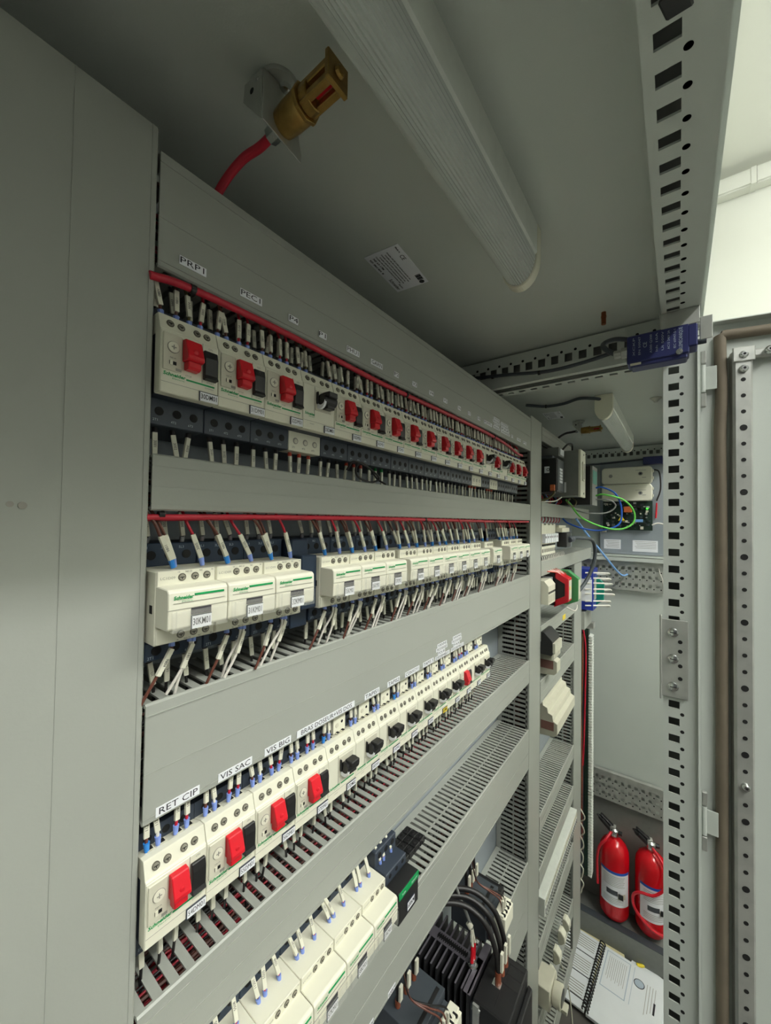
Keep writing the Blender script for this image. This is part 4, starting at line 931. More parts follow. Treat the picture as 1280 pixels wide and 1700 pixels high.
t = thing('power_supply', (1.300, -0.071, 0.083), 'tall grey power supply with a cream front on the far panel', 'power supply')
MB().box(0.0, 0.075, 0.004, 0.150, 0.0, 0.142, greyp).build('body', t, bevel=0.001)
MB().box(0.0, 0.075, -0.003, 0.004, -0.002, 0.144, cream).box(0.022, 0.050, -0.006, -0.003, 0.048, 0.108, cream).build('front_face', t, bevel=0.001)
MB().box(0.030, 0.042, -0.0066, -0.006, 0.054, 0.102, inkg).build('front_print', t)
for z in (0.010, 0.132): MB().cyl((0.045, -0.0042, z), (0.045, -0.003, z), 0.0035, inkg, 12).build('front_screw', t)
MB().box(-0.0006, 0, 0.038, 0.044, 0.012, 0.044, white).build('side_sticker', t)
t = thing('network_switch', (1.405, -0.089, 0.060), 'tall black box with green and blue patch leads plugged in its front edge', 'network device')
MB().box(0.0, 0.095, 0.006, 0.165, 0.0, 0.128, black).build('body', t, bevel=0.001)
MB().box(0.0, 0.095, 0.0, 0.006, 0.0, 0.128, greyp).build('front_edge', t)
MB().box(0.01, 0.085, -0.0008, 0.0, 0.07, 0.115, teal).build('green_panel', t)
t = thing('plug_connector', (1.215, -0.030, 0.198), 'grey plug connector above the black transformer', 'connector')
MB().box(0, 0.07, 0, 0.05, 0, 0.026, greyp).box(0.01, 0.05, -0.004, 0.0, 0.004, 0.022, white).build('plug_body', t, bevel=0.001)
cable('cable', [(1.22, 0.0, 0.222), (1.20, 0.02, 0.236), (1.18, 0.05, 0.243), (1.16, 0.07, 0.24)], 0.003, blackw, 'black cable leaving the grey plug above the transformer', 'cable')
cable('cable', [(1.30, -0.02, 0.228), (1.33, -0.03, 0.250), (1.37, -0.035, 0.256), (1.40, -0.03, 0.24)], 0.003, blackw, 'black cable looping over the grey power supply', 'cable')
cable('cable', [(1.155, 0.02, 0.060), (1.20, 0.0, 0.062), (1.24, -0.016, 0.066), (1.262, -0.028, 0.078)], 0.0022, whitew, 'white cable under the black transformer', 'cable')
o = MB()
for i in range(9): o.tube([(1.16 + 0.028 * i, 0.005 + 0.004 * (i % 3), 0.060), (1.162 + 0.028 * i, 0.0, 0.070), (1.17 + 0.028 * i, 0.01, 0.085)], 0.0016, [redc, blackw, ferb, redc][i % 4], 6)
tag(o.build('loose_wires', smooth=True), 'tangle of small wires under the transformer and power supply', 'wires', kind='stuff')
# patch leads
cable('patch_lead', [(1.45, -0.092, 0.118), (1.455, -0.110, 0.120), (1.48, -0.145, 0.100), (1.50, -0.160, 0.055), (1.50, -0.155, 0.0), (1.48, -0.11, -0.022), (1.46, -0.06, -0.020), (1.45, -0.01, -0.002), (1.45, 0.01, 0.015)], 0.0028, bcab, 'blue patch lead looping in front of the end panel', 'cable')
cable('patch_lead', [(1.45, -0.092, 0.092), (1.455, -0.115, 0.096), (1.49, -0.165, 0.080), (1.515, -0.193, 0.045), (1.52, -0.193, 0.005), (1.50, -0.160, -0.018), (1.47, -0.11, -0.012), (1.42, -0.055, 0.018), (1.38, -0.030, 0.060), (1.36, -0.02, 0.075)], 0.0030, gcab, 'bright green patch lead looping in front of the end panel', 'cable')
cable('patch_lead', [(1.45, -0.092, 0.080), (1.47, -0.130, 0.078), (1.49, -0.145, 0.058), (1.48, -0.120, 0.036), (1.45, -0.07, 0.034), (1.42, -0.03, 0.045)], 0.0024, greyp, 'thin grey lead looping below the tall black box', 'cable')
cable('cable', [(1.38, -0.035, 0.082), (1.36, -0.050, 0.068), (1.345, -0.045, 0.052), (1.33, -0.030, 0.066), (1.345, -0.035, 0.078)], 0.0022, oliv, 'yellow and green earth wire under the grey power supply', 'cable')
cable('cable', [(1.60, -0.004, 0.016), (1.66, -0.03, -0.04), (1.78, -0.075, -0.13), (1.90, -0.110, -0.205), (1.95, -0.125, -0.222), (2.035, -0.130, -0.225)], 0.0038, lbcab, 'light blue cable slanting down to the perforated rail', 'cable')
cable('cable', [(1.40, -0.030, -0.048), (1.46, -0.05, -0.050), (1.53, -0.070, -0.060), (1.56, -0.074, -0.10), (1.56, -0.068, -0.15), (1.54, -0.052, -0.20), (1.50, -0.035, -0.235), (1.46, -0.02, -0.25)], 0.0062, dgrey, 'thick dark grey cable bending down over the far panel', 'cable')
# small relays and terminals between far ducts
for i in range(7):
    t = thing('interface_relay', (1.155 + 0.022 * i, 0.0, -0.095), 'small white interface relay, %s of the row in the far panel' % ORD[i], 'relay', 'interface relays on the far panel')
    MB().box(0, 0.0205, 0.0, 0.075, 0.0, 0.092 - 0.004 * (i % 2), cream).build('body', t, bevel=0.0006)
    MB().box(0.002, 0.0185, -0.010, 0.0, 0.036, 0.062, white).build('front_step', t, bevel=0.0006)
    MB().box(0.003, 0.009, -0.0104, -0.010, 0.050, 0.056, dark).box(0.001, 0.0195, -0.0006, 0, 0.026, 0.032, dark).box(0.004, 0.007, -0.0006, 0, 0.008, 0.018, dark).box(0.013, 0.016, -0.0006, 0, 0.008, 0.018, dark).build('terminals', t)
t = thing('serial_plug', (1.335, -0.028, -0.078), 'black plug with thick dark cable beside the small white relays', 'plug')
MB().box(0, 0.06, 0, 0.03, 0, 0.046, black).cyl((0.03, -0.001, 0.024), (0.066, -0.004, 0.026), 0.010, dgrey, 12).build('plug_body', t, bevel=0.002)
t = thing('connector_board', (1.31, -0.02, -0.03), 'beige ledge of connectors over the black plug', 'connector')
MB().box(0, 0.10, 0, 0.06, 0, 0.014, creamd).box(0.005, 0.095, 0.01, 0.03, 0.014, 0.022, cream).build('board_body', t, bevel=0.001)
o = MB()
for i in range(14): o.tube([(1.16 + 0.02 * i, 0.002, -0.096), (1.158 + 0.02 * i, -0.002, -0.106), (1.152 + 0.02 * i, 0.006, -0.118)], 0.0013, whitew, 6).tube([(1.16 + 0.018 * i, 0.012, 0.0), (1.162 + 0.018 * i, 0.008, 0.008), (1.17 + 0.018 * i, 0.012, 0.022)], 0.0013, redc if i % 2 else whitew, 6)
tag(o.build('loose_wires', smooth=True), 'fine wires above and below the small white relays', 'wires', kind='stuff')
# red, green and beige modules
for i in range(8):
    t = thing('terminal_block', (1.150 + 0.0095 * i, -0.020 + 0.0, -0.232), 'beige feed-through terminal, %s in the block left of the red relay' % ORD[i], 'terminal', 'beige terminals on the far panel')
    MB().prism([(0.0, 0.0), (0.0, 0.052), (0.012, 0.066), (0.07, 0.066), (0.07, 0.0)], 'x', 0, 0.0088, cream).build('body', t)
    MB().box(0.002, 0.0068, -0.0008, 0.0, 0.030, 0.036, dark).box(0.003, 0.006, -0.0006, 0, 0.006, 0.026, creamd).build('clamp_slot', t)
t = thing('safety_relay', (1.245, -0.052, -0.250), 'red-fronted black safety relay on the far panel', 'relay')
MB().box(0, 0.045, 0.035, 0.130, 0.0, 0.100, black).prism([(0.002, 0.022), (0.002, 0.078), (0.040, 0.099), (0.040, 0.001)], 'x', 0.002, 0.043, black).build('body', t, bevel=0.001)
MB().prism([(0.0, 0.016), (0.0, 0.084), (0.040, 0.104), (0.040, 0.084), (0.010, 0.068), (0.010, 0.032), (0.040, 0.016), (0.040, -0.004)], 'x', 0.0, 0.045, redpr).build('red_frame', t, bevel=0.001)
MB().box(-0.0006, 0.0, 0.044, 0.074, 0.020, 0.086, white).build('side_sticker', t)
MB().box(0.006, 0.039, -0.001, 0.0, 0.022, 0.078, creamd).box(0.012, 0.02, -0.0016, -0.001, 0.05, 0.06, yellow).build('front_print', t)
t = thing('network_module', (1.300, -0.068, -0.252), 'green plastic module right of the red safety relay', 'module')
MB().prism([(0.0, 0.014), (0.0, 0.082), (0.030, 0.104), (0.12, 0.104), (0.12, 0.0), (0.030, 0.0)], 'x', 0, 0.030, greenp).box(0.003, 0.027, -0.001, 0.0, 0.018, 0.078, creamd).build('module_body', t, bevel=0.001)
for i in range(10):
    o = MB().tube([(1.25 + 0.006 * i, -0.028 - 0.003 * (i % 3), -0.158), (1.245 + 0.007 * i, -0.020, -0.150), (1.22 + 0.011 * i, -0.004, -0.146), (1.20 + 0.016 * i, 0.02, -0.140)], 0.0016, whitew if i % 2 else ferr, 7).build('wire', smooth=True)
    tag(o, 'short white or red wire entering the top of the red and green modules', 'wire', 'wires on top of the red and green modules')
cable('cable', [(1.255, -0.045, -0.252), (1.27, -0.062, -0.262), (1.30, -0.064, -0.262), (1.315, -0.062, -0.252)], 0.0018, whitew, 'white wire hanging under the red and green modules', 'cable')
t = thing('bus_module', (1.755, -0.038, -0.352), 'tall blue module with white and teal leads right of the far duct', 'module')
MB().box(0, 0.11, 0.0, 0.115, 0.0, 0.165, blue).box(0.03, 0.08, -0.0008, 0, 0.0, 0.165, blue).build('module_body', t, bevel=0.003)
MB().box(-0.0006, 0.0, 0.004, 0.060, 0.035, 0.125, white).box(0.020, 0.075, -0.0014, -0.0006, 0.04, 0.125, creamd).build('white_sticker', t)
MB().prism([(0.0, 0.012), (-0.028, 0.035), (-0.030, 0.105), (-0.004, 0.130), (0.006, 0.130), (0.006, 0.012)], 'x', 0.070, 0.085, teal).build('teal_connector', t, bevel=0.002)
for i, (z, r) in enumerate(((0.150, .040), (0.128, .044), (0.108, .050), (0.084, .046), (0.066, .056), (0.036, .044), (0.018, .042))):
    o = MB().tube([(1.752, -0.010, -0.352 + z), (1.76, -0.034, -0.350 + z), (1.80, -0.042 - r * .5, -0.352 + z), (1.84, -0.042 - r, -0.356 + z), (1.848, -0.038 - r, -0.362 + z), (1.84, -0.036, -0.364 + z)], 0.0030, whitew, 8).build('patch_lead', smooth=True)
    tag(o, 'white lead looping off the blue module, %s from the top' % ORD[i], 'cable', 'white leads on the blue module')
E2 = MB().box(1.740, 1.90, -0.01, 0.08, -0.43, -0.36, duct).box(1.90, 1.905, -0.02, 0.02, -0.375, -0.37, lampw)
tag(E2.build('bracket_tray'), 'grey tray under the blue module', 'tray')
# black plug terminal and beige connector blocks
t = thing('terminal_plug', (1.152, -0.030, -0.372), 'black terminal plug with a row of white marker ends', 'connector'); t.scale = (0.85, 1, 1)
MB().prism([(0.0, 0.0), (0.0, 0.040), (0.022, 0.062), (0.09, 0.062), (0.09, 0.0)], 'x', 0, 0.10, black).build('plug_body', t, bevel=0.001)
for i in range(7): MB().box(0.004 + 0.0135 * i, 0.013 + 0.0135 * i, -0.008, 0.0, 0.006, 0.034, cream).box(0.005 + 0.0135 * i, 0.012 + 0.0135 * i, -0.004, 0.002, -0.012, 0.004, sleeve).build('marker_end', t, bevel=0.0006)
def step_block(x0, x1, z, lab):
    t = thing('connector_rail', (x0, -0.033, z), lab, 'connector')
    MB().prism([(0.0, 0.0), (0.0, 0.030), (0.012, 0.036), (0.014, 0.052), (0.026, 0.056), (0.028, 0.070), (0.040, 0.074), (0.042, 0.090), (0.12, 0.090), (0.12, 0.0), (0.05, -0.012), (0.008, -0.008)], 'x', 0, x1 - x0, creamd).build('stepped_body', t, bevel=0.0008)
    MB().box(-0.0006, 0, 0.010, 0.046, 0.008, 0.032, rosy).build('copper_window', t)
    return t
step_block(1.196, 1.236, -0.432, 'beige stepped end plate below the black terminal plug')
step_block(1.204, 1.440, -0.612, 'long beige stepped connector block below the short one')
for i in range(22):
    o = MB().box(0, 0.0045, 0, 0.003, 0, 0.024, sleeve).box(0.001, 0.0035, 0.0005, 0.0025, -0.004, 0, ferb).build('marker_sleeve', None, (1.20 + 0.0115 * i, 0.022, -0.535))
    o.rotation_euler = (0.25, 0.15, 0); tag(o, 'small white wire marker standing over the long beige connector block', 'wire marker', 'markers over the long connector block')
t = thing('marking_strip', (1.125 + 0.03, -0.010, -1.10), 'long pale strip of numbered terminals crossing the far panel', 'terminal strip')
MB().box(0.0, 0.43, -0.004, 0.06, 0.0, 0.050, lampw).build('strip_body', t, bevel=0.001)
for i in range(34): MB().box(0.006 + 0.0125 * i, 0.014 + 0.0125 * i, -0.0048, -0.004, 0.030, 0.042, creamd).box(0.008 + 0.0125 * i, 0.011 + 0.0125 * i, -0.0050, -0.004, 0.006, 0.020, dgrey).build('terminal_number', t)
for i in range(4):
    t = thing('white_clip', (1.225 + 0.062 * i, -0.014, -1.352 + 0.006 * (i % 3)), 'cream cable clip, %s from the left along the duct above the beige socket' % ORD[i], 'clip', 'cream cable clips')
    MB().prism([(0, 0), (-0.012, 0.014), (-0.010, 0.030), (0, 0.042), (0.010, 0.042), (0.010, 0)], 'x', 0, 0.026, cream).build('clip_body', t, bevel=0.002)
t = thing('power_socket', (1.165, -0.026, -1.360), 'beige mains socket with a dark opening at the foot of the far panel', 'socket'); t.scale = (0.78,) * 3
MB().box(0, 0.09, 0, 0.06, 0, 0.075, creamd).lathe((0.045, 0, 0.036), [(0.034, -0.032), (0.036, -0.028), (0.033, 0.0)], creamd, 'y', 24).build('socket_body', t, bevel=0.003, smooth=True)
MB().lathe((0.045, 0, 0.036), [(0.026, -0.0335), (0.026, -0.030)], black, 'y', 20).box(0.03, 0.06, -0.05, -0.03, 0.0, 0.012, creamd).build('socket_opening', t)
# vertical cabling behind the far duct
t = thing('cable_riser', (1.895, 0.0, -1.52), 'tall narrow slotted riser with green boards and fingers painted as lit behind the far duct', 'cable riser')
r_ = MB().box(0.0, 0.05, 0.018, 0.060, 0.0, 1.07, dgrey).box(0.0, 0.045, -0.018, 0.022, 1.06, 1.085, galv)
r_.build('riser_body', t)
r_ = MB()
for i in range(86): r_.hexa([(0.0, -0.014, 0.012 * i), (0.04, -0.014, 0.012 * i + 0.003), (0.04, 0.000, 0.012 * i + 0.006), (0.0, 0.000, 0.012 * i + 0.003), (0.0, -0.014, 0.012 * i + 0.006), (0.04, -0.014, 0.012 * i + 0.009), (0.04, 0.000, 0.012 * i + 0.012), (0.0, 0.000, 0.012 * i + 0.009)], lampw)
r_.build('pale_fingers', t)  # pale colour stands in for light on the finger ends
MB().box(0.0, 0.03, 0.001, 0.015, 0.0, 1.06, pcb).build('green_board', t)
cable('cable', [(1.89, 0.022, -0.46), (1.885, 0.010, -0.55), (1.885, 0.012, -0.75), (1.885, 0.016, -0.95), (1.885, 0.020, -1.05)], 0.0036, redc, 'dark red cable hanging down the riser behind the far duct', 'cable')
o = MB(); rr = random.Random(5)
for i in range(26):
    y = rr.uniform(0.020, 0.052); o.tube([(1.875 - rr.uniform(0, .03), y + rr.uniform(-.006, .006), -0.48 - 0.125 * j) for j in range(8)], rr.choice((0.0014, 0.0022)), rr.choice((cop, brown, redc, oliv, cop)), 6, 4)
tag(o.build('loose_wires', smooth=True), 'bundle of terracotta and brown wires running down behind the far duct', 'wires', kind='stuff')
for i in range(6):
    z = -1.20 - 0.06 * i
    o = MB().tube([(1.86, 0.040, z), (1.85, 0.020 - .002 * i, z - 0.02), (1.855, 0.006 + .002 * i, z - 0.05), (1.86, 0.022, z - 0.075), (1.86, 0.045, z - 0.085)], 0.0026, creamd, 8).build('wire_loop', smooth=True)
    tag(o, 'pale wire loop hanging beside the far duct, %s from the top' % ORD[i], 'wire', 'pale wire loops')
# end panel instrument
t = thing('instrument_panel', (2.045, -0.13, 0.07), 'grey plate on the end panel with white battery cases and an open circuit board', 'instrument')
MB().box(-0.004, 0.0, -0.133, 0.108, -0.202, 0.215, plate_m).box(-0.018, -0.004, -0.133, 0.108, -0.206, -0.200, plate_m).build('back_plate', t, bevel=0.001)
for i, z in enumerate((0.106, 0.030)):
    c = MB(); pr = []
    for (cy, cz, a0) in ((-0.078, 0.0615, 180), (0.078, 0.0615, 90), (0.078, 0.012, 0), (-0.078, 0.012, 270)):
        pass
    y0, y1, h = -0.094, 0.096, 0.0735; rr_ = 0.014
    for cy, cz, a in ((y1 - rr_, h - rr_, 0), (y0 + rr_, h - rr_, 90), (y0 + rr_, rr_, 180), (y1 - rr_, rr_, 270)):
        for k in range(6): q = math.radians(a + 90 * k / 5); pr.append((cy + rr_ * math.cos(q), cz + rr_ * math.sin(q)))
    cs = MB().prism(pr, 'x', -0.052, -0.004, cream).build('white_case', t, (0, 0, z), bevel=0.003)
    MB().cyl((-0.053, -0.052 + 0.0, 0.042 - 0.008 * i), (-0.0515, -0.052, 0.042 - 0.008 * i), 0.008, inkg, 18).cyl((-0.0535, -0.052, 0.042 - 0.008 * i), (-0.052, -0.052, 0.042 - 0.008 * i), 0.004, dgrey, 12).box(-0.0527, -0.0518, -0.072, -0.034, 0.056 - 0.01 * i, 0.0575 - 0.01 * i, inkg).box(-0.0527, -0.0518, -0.072, -0.058, 0.024, 0.026, inkg).build('printed_mark', cs)
    if i == 0: MB().cyl((-0.053, 0.060, 0.036), (-0.0515, 0.060, 0.036), 0.0075, inkg, 16).build('round_button', cs)
    MB().box(-0.050, -0.010, -0.098, -0.094, 0.018, 0.028, cream).box(-0.050, -0.010, -0.098, -0.094, 0.048, 0.058, cream).box(-0.049, -0.010, 0.096, 0.0975, 0.028, 0.040, inkg).build('case_latch', cs)
pb_ = MB().box(-0.022, -0.016, -0.094, 0.094, -0.098, 0.030, pcb).build('circuit_board', t)
MB().box(-0.050, -0.022, -0.02, 0.010, -0.020, 0.006, orange).build('copper_coil', pb_, bevel=0.002)
MB().box(-0.034, -0.022, -0.060, -0.030, -0.062, -0.050, lbcab).build('blue_capacitor', pb_, bevel=0.001)
cm = MB(); rr = random.Random(3)
for i in range(150):
    y = rr.uniform(-0.088, 0.082); z = rr.uniform(-0.094, 0.022); s = rr.uniform(0.003, 0.011)
    cm.box(-0.022 - rr.uniform(0.004, 0.022), -0.022, y, y + s, z, z + s * rr.uniform(.5, 1.2), rr.choice((black, dgrey, black, creamd, galv, pcb, navy)))
cm.build('board_components', pb_)
MB().prism([(0.006, -0.056), (0.032, -0.056), (0.019, -0.032)], 'x', -0.0425, -0.041, yellow).box(-0.043, -0.0424, 0.0175, 0.0205, -0.052, -0.040, ink).box(-0.041, -0.022, 0.015, 0.023, -0.05, -0.045, black).build('warning_triangle', t)
for y0, y1, z0, z1 in ((0.025, 0.092, -0.185, -0.142), (-0.112, -0.020, -0.192, -0.142)):
    s_ = MB().box(-0.0046, -0.004, y0, y1, z0, z1, white).build('rating_sticker', t)
    for i in range(5): MB().box(-0.0049, -0.0045, y0 + 0.006, y1 - 0.008 - 0.004 * (i % 3), z1 - 0.007 - 0.007 * i, z1 - 0.0055 - 0.007 * i, inkg).build('printed_line', s_)
MB().cyl((-0.03, -0.075, -0.004), (-0.024, -0.075, 0.0), 0.004, led, 10).build('status_lamp', t)
MB().tube([(-0.03, -0.100, 0.165), (-0.03, -0.118, 0.15), (-0.025, -0.122, 0.08), (-0.02, -0.108, 0.03)], 0.003, blackw, 8).build('black_lead', t, smooth=True)
MB().tube([(-0.015, -0.108, 0.022), (-0.012, -0.107, -0.01), (-0.012, -0.105, -0.044)], 0.003, red, 8).build('red_lead', t, smooth=True)
MB().tube([(-0.03, -0.092, -0.074), (-0.03, -0.112, -0.066), (-0.03, -0.135, -0.072), (-0.02, -0.150, -0.092)], 0.003, whitew, 8).build('white_lead', t, smooth=True)
MB().box(-0.016, -0.004, 0.082, 0.098, -0.110, -0.098, creamd).build('grey_terminal', t, bevel=0.001)
# blue switch seen at the far cross rail
o = MB().box(0, 0.03, -0.02, 0.05, 0, 0.032, switchb).build('limit_switch', None, (2.0, -0.24, 0.258), bevel=0.002); tag(o, 'second small dark blue limit switch at the far cross rail behind the post', 'switch')
cable('cable', [(2.03, -0.20, 0.285), (2.03, -0.08, 0.278), (2.035, 0.02, 0.276), (2.035, 0.10, 0.28)], 0.004, dgrey, 'dark cable along the far cross rail', 'cable')
cable('cable_tie_tail', [(2.04, -0.245, -0.19), (2.035, -0.250, -0.21), (2.034, -0.258, -0.235), (2.036, -0.262, -0.272)], 0.0016, whitew, 'white cable tie tail hanging from the upper perforated rail', 'cable tie')
# ================================================================ extinguishers
def extinguisher(x, y, a, label, hose):
    t = thing('fire_extinguisher', (x, y, -1.706), label, 'fire extinguisher', 'fire extinguishers'); t.rotation_euler = (0, 0, a)
    MB().lathe((0, 0, 0), [(0.030, 0.0), (0.046, 0.004), (0.055, 0.018), (0.0565, 0.03), (0.0565, 0.265), (0.054, 0.285), (0.044, 0.306), (0.028, 0.320), (0.016, 0.326), (0.014, 0.335)], extred, 'z', 48).build('cylinder', t, smooth=True)
    lb = MB(); n = 20
    def arc(r, a0, a1, z0, z1, m):
        vs = []; 
        for i in range(n + 1):
            q = a0 + (a1 - a0) * i / n
            vs += [(r * math.cos(q), r * math.sin(q), z0), (r * math.cos(q), r * math.sin(q), z1)]
        for i in range(n + 1):
            q = a0 + (a1 - a0) * i / n
            vs += [((r - .0006) * math.cos(q), (r - .0006) * math.sin(q), z0), ((r - .0006) * math.cos(q), (r - .0006) * math.sin(q), z1)]
        k = 2 * (n + 1)
        fs = [(2 * i, 2 * i + 2, 2 * i + 3, 2 * i + 1) for i in range(n)] + [(k + 2 * i, k + 2 * i + 1, k + 2 * i + 3, k + 2 * i + 2) for i in range(n)]
        lb.add(vs, fs, m)
    a0, a1 = math.radians(128), math.radians(252)
    arc(0.0572, a0, a1, 0.075, 0.215, white); arc(0.0574, a0, a1, 0.207, 0.217, bcab); arc(0.0575, a0 + .5, a0 + 1.25, 0.120, 0.140, dgrey); arc(0.0576, a1 - .9, a1 - .35, 0.108, 0.130, greenp if False else creamd)
    for i in range(7): arc(0.0575, a0 + .25, a1 - .4 - .06 * (i % 3), 0.196 - 0.0065 * i, 0.1975 - 0.0065 * i, inkg)
    for i in range(4): arc(0.0575, a0 + .25, a1 - .5, 0.106 - 0.0065 * i, 0.1075 - 0.0065 * i, inkg)
    lb.build('instruction_label', t, smooth=True)
    MB().lathe((0, 0, 0), [(0.016, 0.332), (0.018, 0.338), (0.018, 0.360), (0.010, 0.368)], steel, 'z', 16).box(-0.010, 0.010, -0.006, 0.014, 0.345, 0.375, galv).build('valve', t, bevel=0.001, smooth=True)
    MB().prism([(0.012, 0.360), (0.055, 0.395), (0.062, 0.392), (0.060, 0.384), (0.014, 0.345)], 'x', -0.011, 0.011, black).prism([(-0.01, 0.366), (0.05, 0.408), (0.055, 0.402), (-0.004, 0.356)], 'x', -0.009, 0.009, black).build('handle', t, bevel=0.003)
    MB().lathe((0, 0, 0), [(0.009, -0.030), (0.009, -0.014)], black, 'y', 14).build('pressure_gauge', t, (0, 0, 0.352))
    MB().cyl((-0.002, 0.012, 0.356), (-0.006, 0.050, 0.388), 0.0085, rubber, 14, 0.0095).cyl((-0.006, 0.050, 0.388), (-0.008, 0.066, 0.402), 0.0055, rubber, 14, 0.003).build('nozzle_horn', t, smooth=True)
    MB().box(-0.0585, -0.055, -0.040, -0.022, 0.115, 0.135, black).build('retaining_clip', t)
    return t, hose
e1, _ = extinguisher(2.005, -0.0855, 0.0, 'left red fire extinguisher standing in the far corner', 0)
MB().tube([(-0.01, 0.010, 0.350), (-0.045, 0.028, 0.330), (-0.052, 0.050, 0.295), (-0.042, 0.060, 0.24), (-0.040, 0.060, 0.17), (-0.040, 0.058, 0.125)], 0.0055, redpr, 12).build('discharge_hose', e1, smooth=True)
e2, _ = extinguisher(2.020, -0.2180, 0.25, 'right red fire extinguisher, partly hidden behind the white post', 0)
MB().tube([(-0.01, 0.0, 0.350), (-0.05, -0.03, 0.32), (-0.066, -0.045, 0.26), (-0.070, 0.000, 0.200), (-0.066, 0.052, 0.190), (-0.056, 0.074, 0.160), (-0.060, 0.066, 0.110), (-0.070, 0.010, 0.060), (-0.060, -0.04, 0.040)], 0.0055, redpr, 12).build('discharge_hose', e2, smooth=True)
# ================================================================ papers on the enclosure floor
struct(B(0.8, 1.935, -0.33, 0.115, -1.812, -1.806, name='trim_1', m=floorm))
def sheet(name, pts, z, h, m, parent=None): return MB().prism(pts, 'z', z, z + h, m).build(name, parent)
t = thing('spiral_binder', (1.76, -0.15, -1.795), 'open spiral-bound manual with a black coil lying on the floor', 'binder')
t.rotation_euler = (0, 0, -0.06)
MB().box(-0.155, 0.150, -0.112, 0.100, 0.0, 0.010, paper).build('right_pages', t)
MB().box(-0.150, 0.152, 0.108, 0.300, 0.0, 0.007, paper).build('left_pages', t)
tr = MB().box(-0.140, 0.135, -0.095, 0.085, 0.0100, 0.0102, paper)
R = Matrix(((0, 1, 0), (-1, 0, 0), (0, 0, 1)))
MB().box(-0.02, 0.138, 0.0, 0.084, 0.0101, 0.0105, inkw).box(-0.017, 0.135, 0.003, 0.081, 0.0103, 0.0107, paper).box(-0.02, 0.138, -0.014, -0.0125, 0.0101, 0.0105, inkw).build('printed_frame', t)
pl = MB()
for i in range(10): pl.box(0.02 + 0.009 * (i % 2), 0.12, 0.012 + 0.0065 * i, 0.0132 + 0.0065 * i, 0.0104, 0.0109, inkg)
for i in range(4): pl.box(-0.02 + 0.01 * i, 0.10, -0.060 - 0.009 * i, -0.0585 - 0.009 * i, 0.0101, 0.0105, inkg)
pl.box(0.0, 0.045, -0.090, -0.084, 0.0101, 0.0106, ink).lathe((0.082, -0.034, 0.0100), [(0.018, 0.0), (0.018, 0.0006)], ink, 'z', 20).lathe((0.082, -0.034, 0.0101), [(0.0155, 0.0), (0.0155, 0.0007)], inkw, 'z', 20)
for j in range(3):
    for i in range(6): pl.box(0.135 - 0.10 * j - 0.010 * i, 0.138 - 0.10 * j - 0.010 * i, 0.125, 0.215, 0.0071, 0.0075, inkg)
    pl.box(0.062 - 0.09 * j, 0.0655 - 0.09 * j, 0.108, 0.300, 0.0070, 0.0078, ink)
pl.build('printed_lines', t)
for i in range(24):
    MB().tube([(-0.15 + 0.0128 * i, 0.094, 0.008), (-0.149 + 0.0128 * i, 0.096, 0.018), (-0.147 + 0.0128 * i, 0.106, 0.021), (-0.145 + 0.0128 * i, 0.114, 0.016), (-0.145 + 0.0128 * i, 0.114, 0.006)], 0.0026, rubber, 7, 4).build('coil_ring', t, smooth=True)
o = MB().box(-0.13, 0.13, -0.10, 0.10, 0, 0.004, manila).build('folder', None, (1.865, 0.010, -1.804)); o.rotation_euler = (0, 0, 0.55); tag(o, 'manila folder sticking out under the open manual', 'folder')
o = MB().box(-0.10, 0.10, -0.10, 0.10, 0, 0.004, manila).build('folder', None, (1.865, -0.045, -1.799)); o.rotation_euler = (0, 0, 0.25); tag(o, 'creamy sheet corner showing between folder and manual', 'folder')
o = MB().box(-0.16, 0.16, -0.14, 0.08, 0, 0.003, paper).build('loose_sheet', None, (1.78, -0.205, -1.802)); o.rotation_euler = (0, 0, -0.22); tag(o, 'loose white sheet fanned out under the right side of the manual', 'paper')
cable('cable', [(1.925, -0.175, -1.797), (1.935, -0.195, -1.796), (1.965, -0.212, -1.794), (1.99, -0.235, -1.792)], 0.006, yellow, 'short yellow cable end on the floor by the post', 'cable')
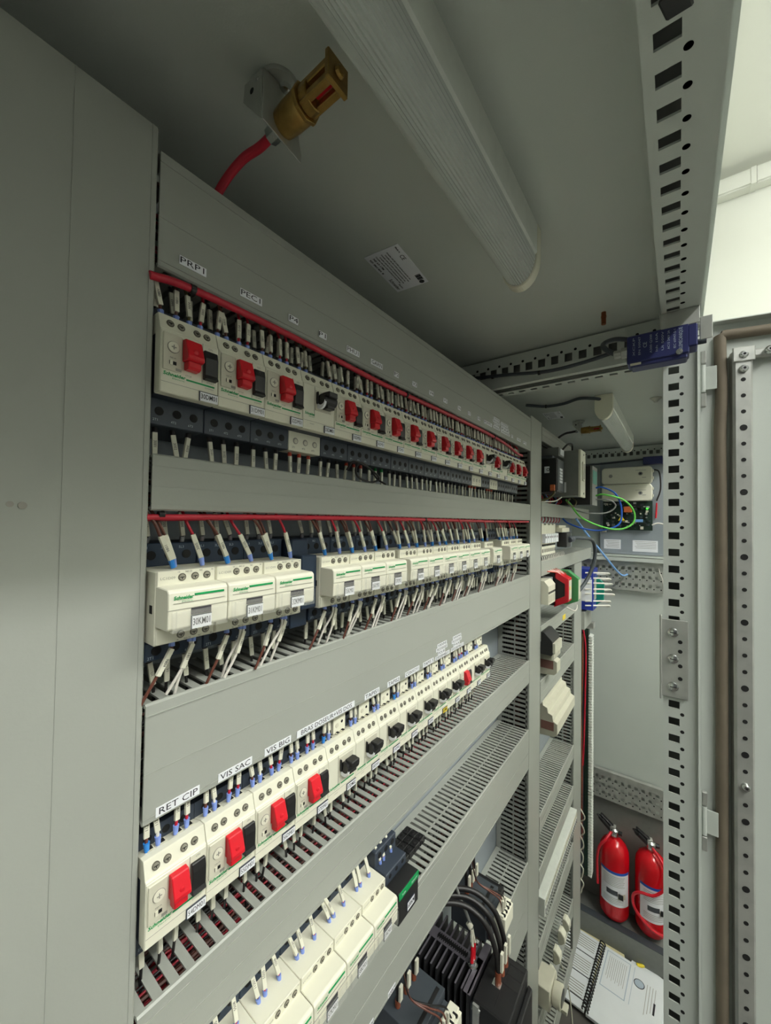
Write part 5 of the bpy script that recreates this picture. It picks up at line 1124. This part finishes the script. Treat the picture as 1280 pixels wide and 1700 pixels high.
cable('cable', [(1.50, 0.02, -1.55), (1.53, 0.0, -1.65), (1.50, -0.02, -1.74), (1.48, -0.03, -1.80)], 0.002, creamd, 'thin pale cord hanging over the papers', 'cable')

MB().cyl((-0.0, 0, 0), (0.0, -0.0004, 0), 0.0018, inkg, 10).build('scuff_mark', V1, (0.148, -0.0852, 1.2062))
MB().cyl((-0.0, 0, 0), (0.0, -0.0004, 0), 0.0022, inkg, 10).build('scuff_mark', V1, (0.1535, -0.0852, 1.2056))
o = MB().hexa([(0.262, -0.301, 0.297), (0.276, -0.305, 0.297), (0.276, -0.318, 0.297), (0.258, -0.314, 0.297), (0.264, -0.301, 0.3), (0.276, -0.305, 0.3), (0.276, -0.318, 0.3), (0.260, -0.314, 0.3)], black).build('tape_patch', bevel=0.001)
tag(o, 'torn black tape patch on the punched roof rail at the top edge', 'tape')
# past 300 wires: the ones farthest from the lens become one object
ws = [o for o in S.objects if o.get('category') == 'wire']
bpy.context.view_layer.update()
ws.sort(key=lambda o: (o.matrix_world.translation - co.location).length if o.location.length > 0.01 else 0)
far = ws[286:]
V_, F_, I_, MM = [], [], [], []
for o in far:
    for p in [o] + [c for c in o.children]:
        n = len(V_); mw = p.matrix_world
        V_ += [tuple(mw @ v.co) for v in p.data.vertices]
        for m in p.data.materials:
            if m not in MM: MM.append(m)
        for f in p.data.polygons:
            F_.append([n + k for k in f.vertices]); I_.append(MM.index(p.data.materials[f.material_index]))
for o in far:
    for p in list(o.children):
        for g in list(p.children): bpy.data.objects.remove(g)
        bpy.data.objects.remove(p)
    bpy.data.objects.remove(o)
me = bpy.data.meshes.new('distant_wires'); me.from_pydata(V_, [], F_)
for m in MM: me.materials.append(m)
me.polygons.foreach_set('material_index', I_); me.polygons.foreach_set('use_smooth', [True] * len(F_)); me.set_sharp_from_angle(angle=0.66)
o = bpy.data.objects.new('distant_wires', me); C.objects.link(o)
tag(o, 'crowd of small wires with white marker sleeves at the far ends of the rows', 'wires', kind='stuff')
print('objects', len(bpy.data.objects))
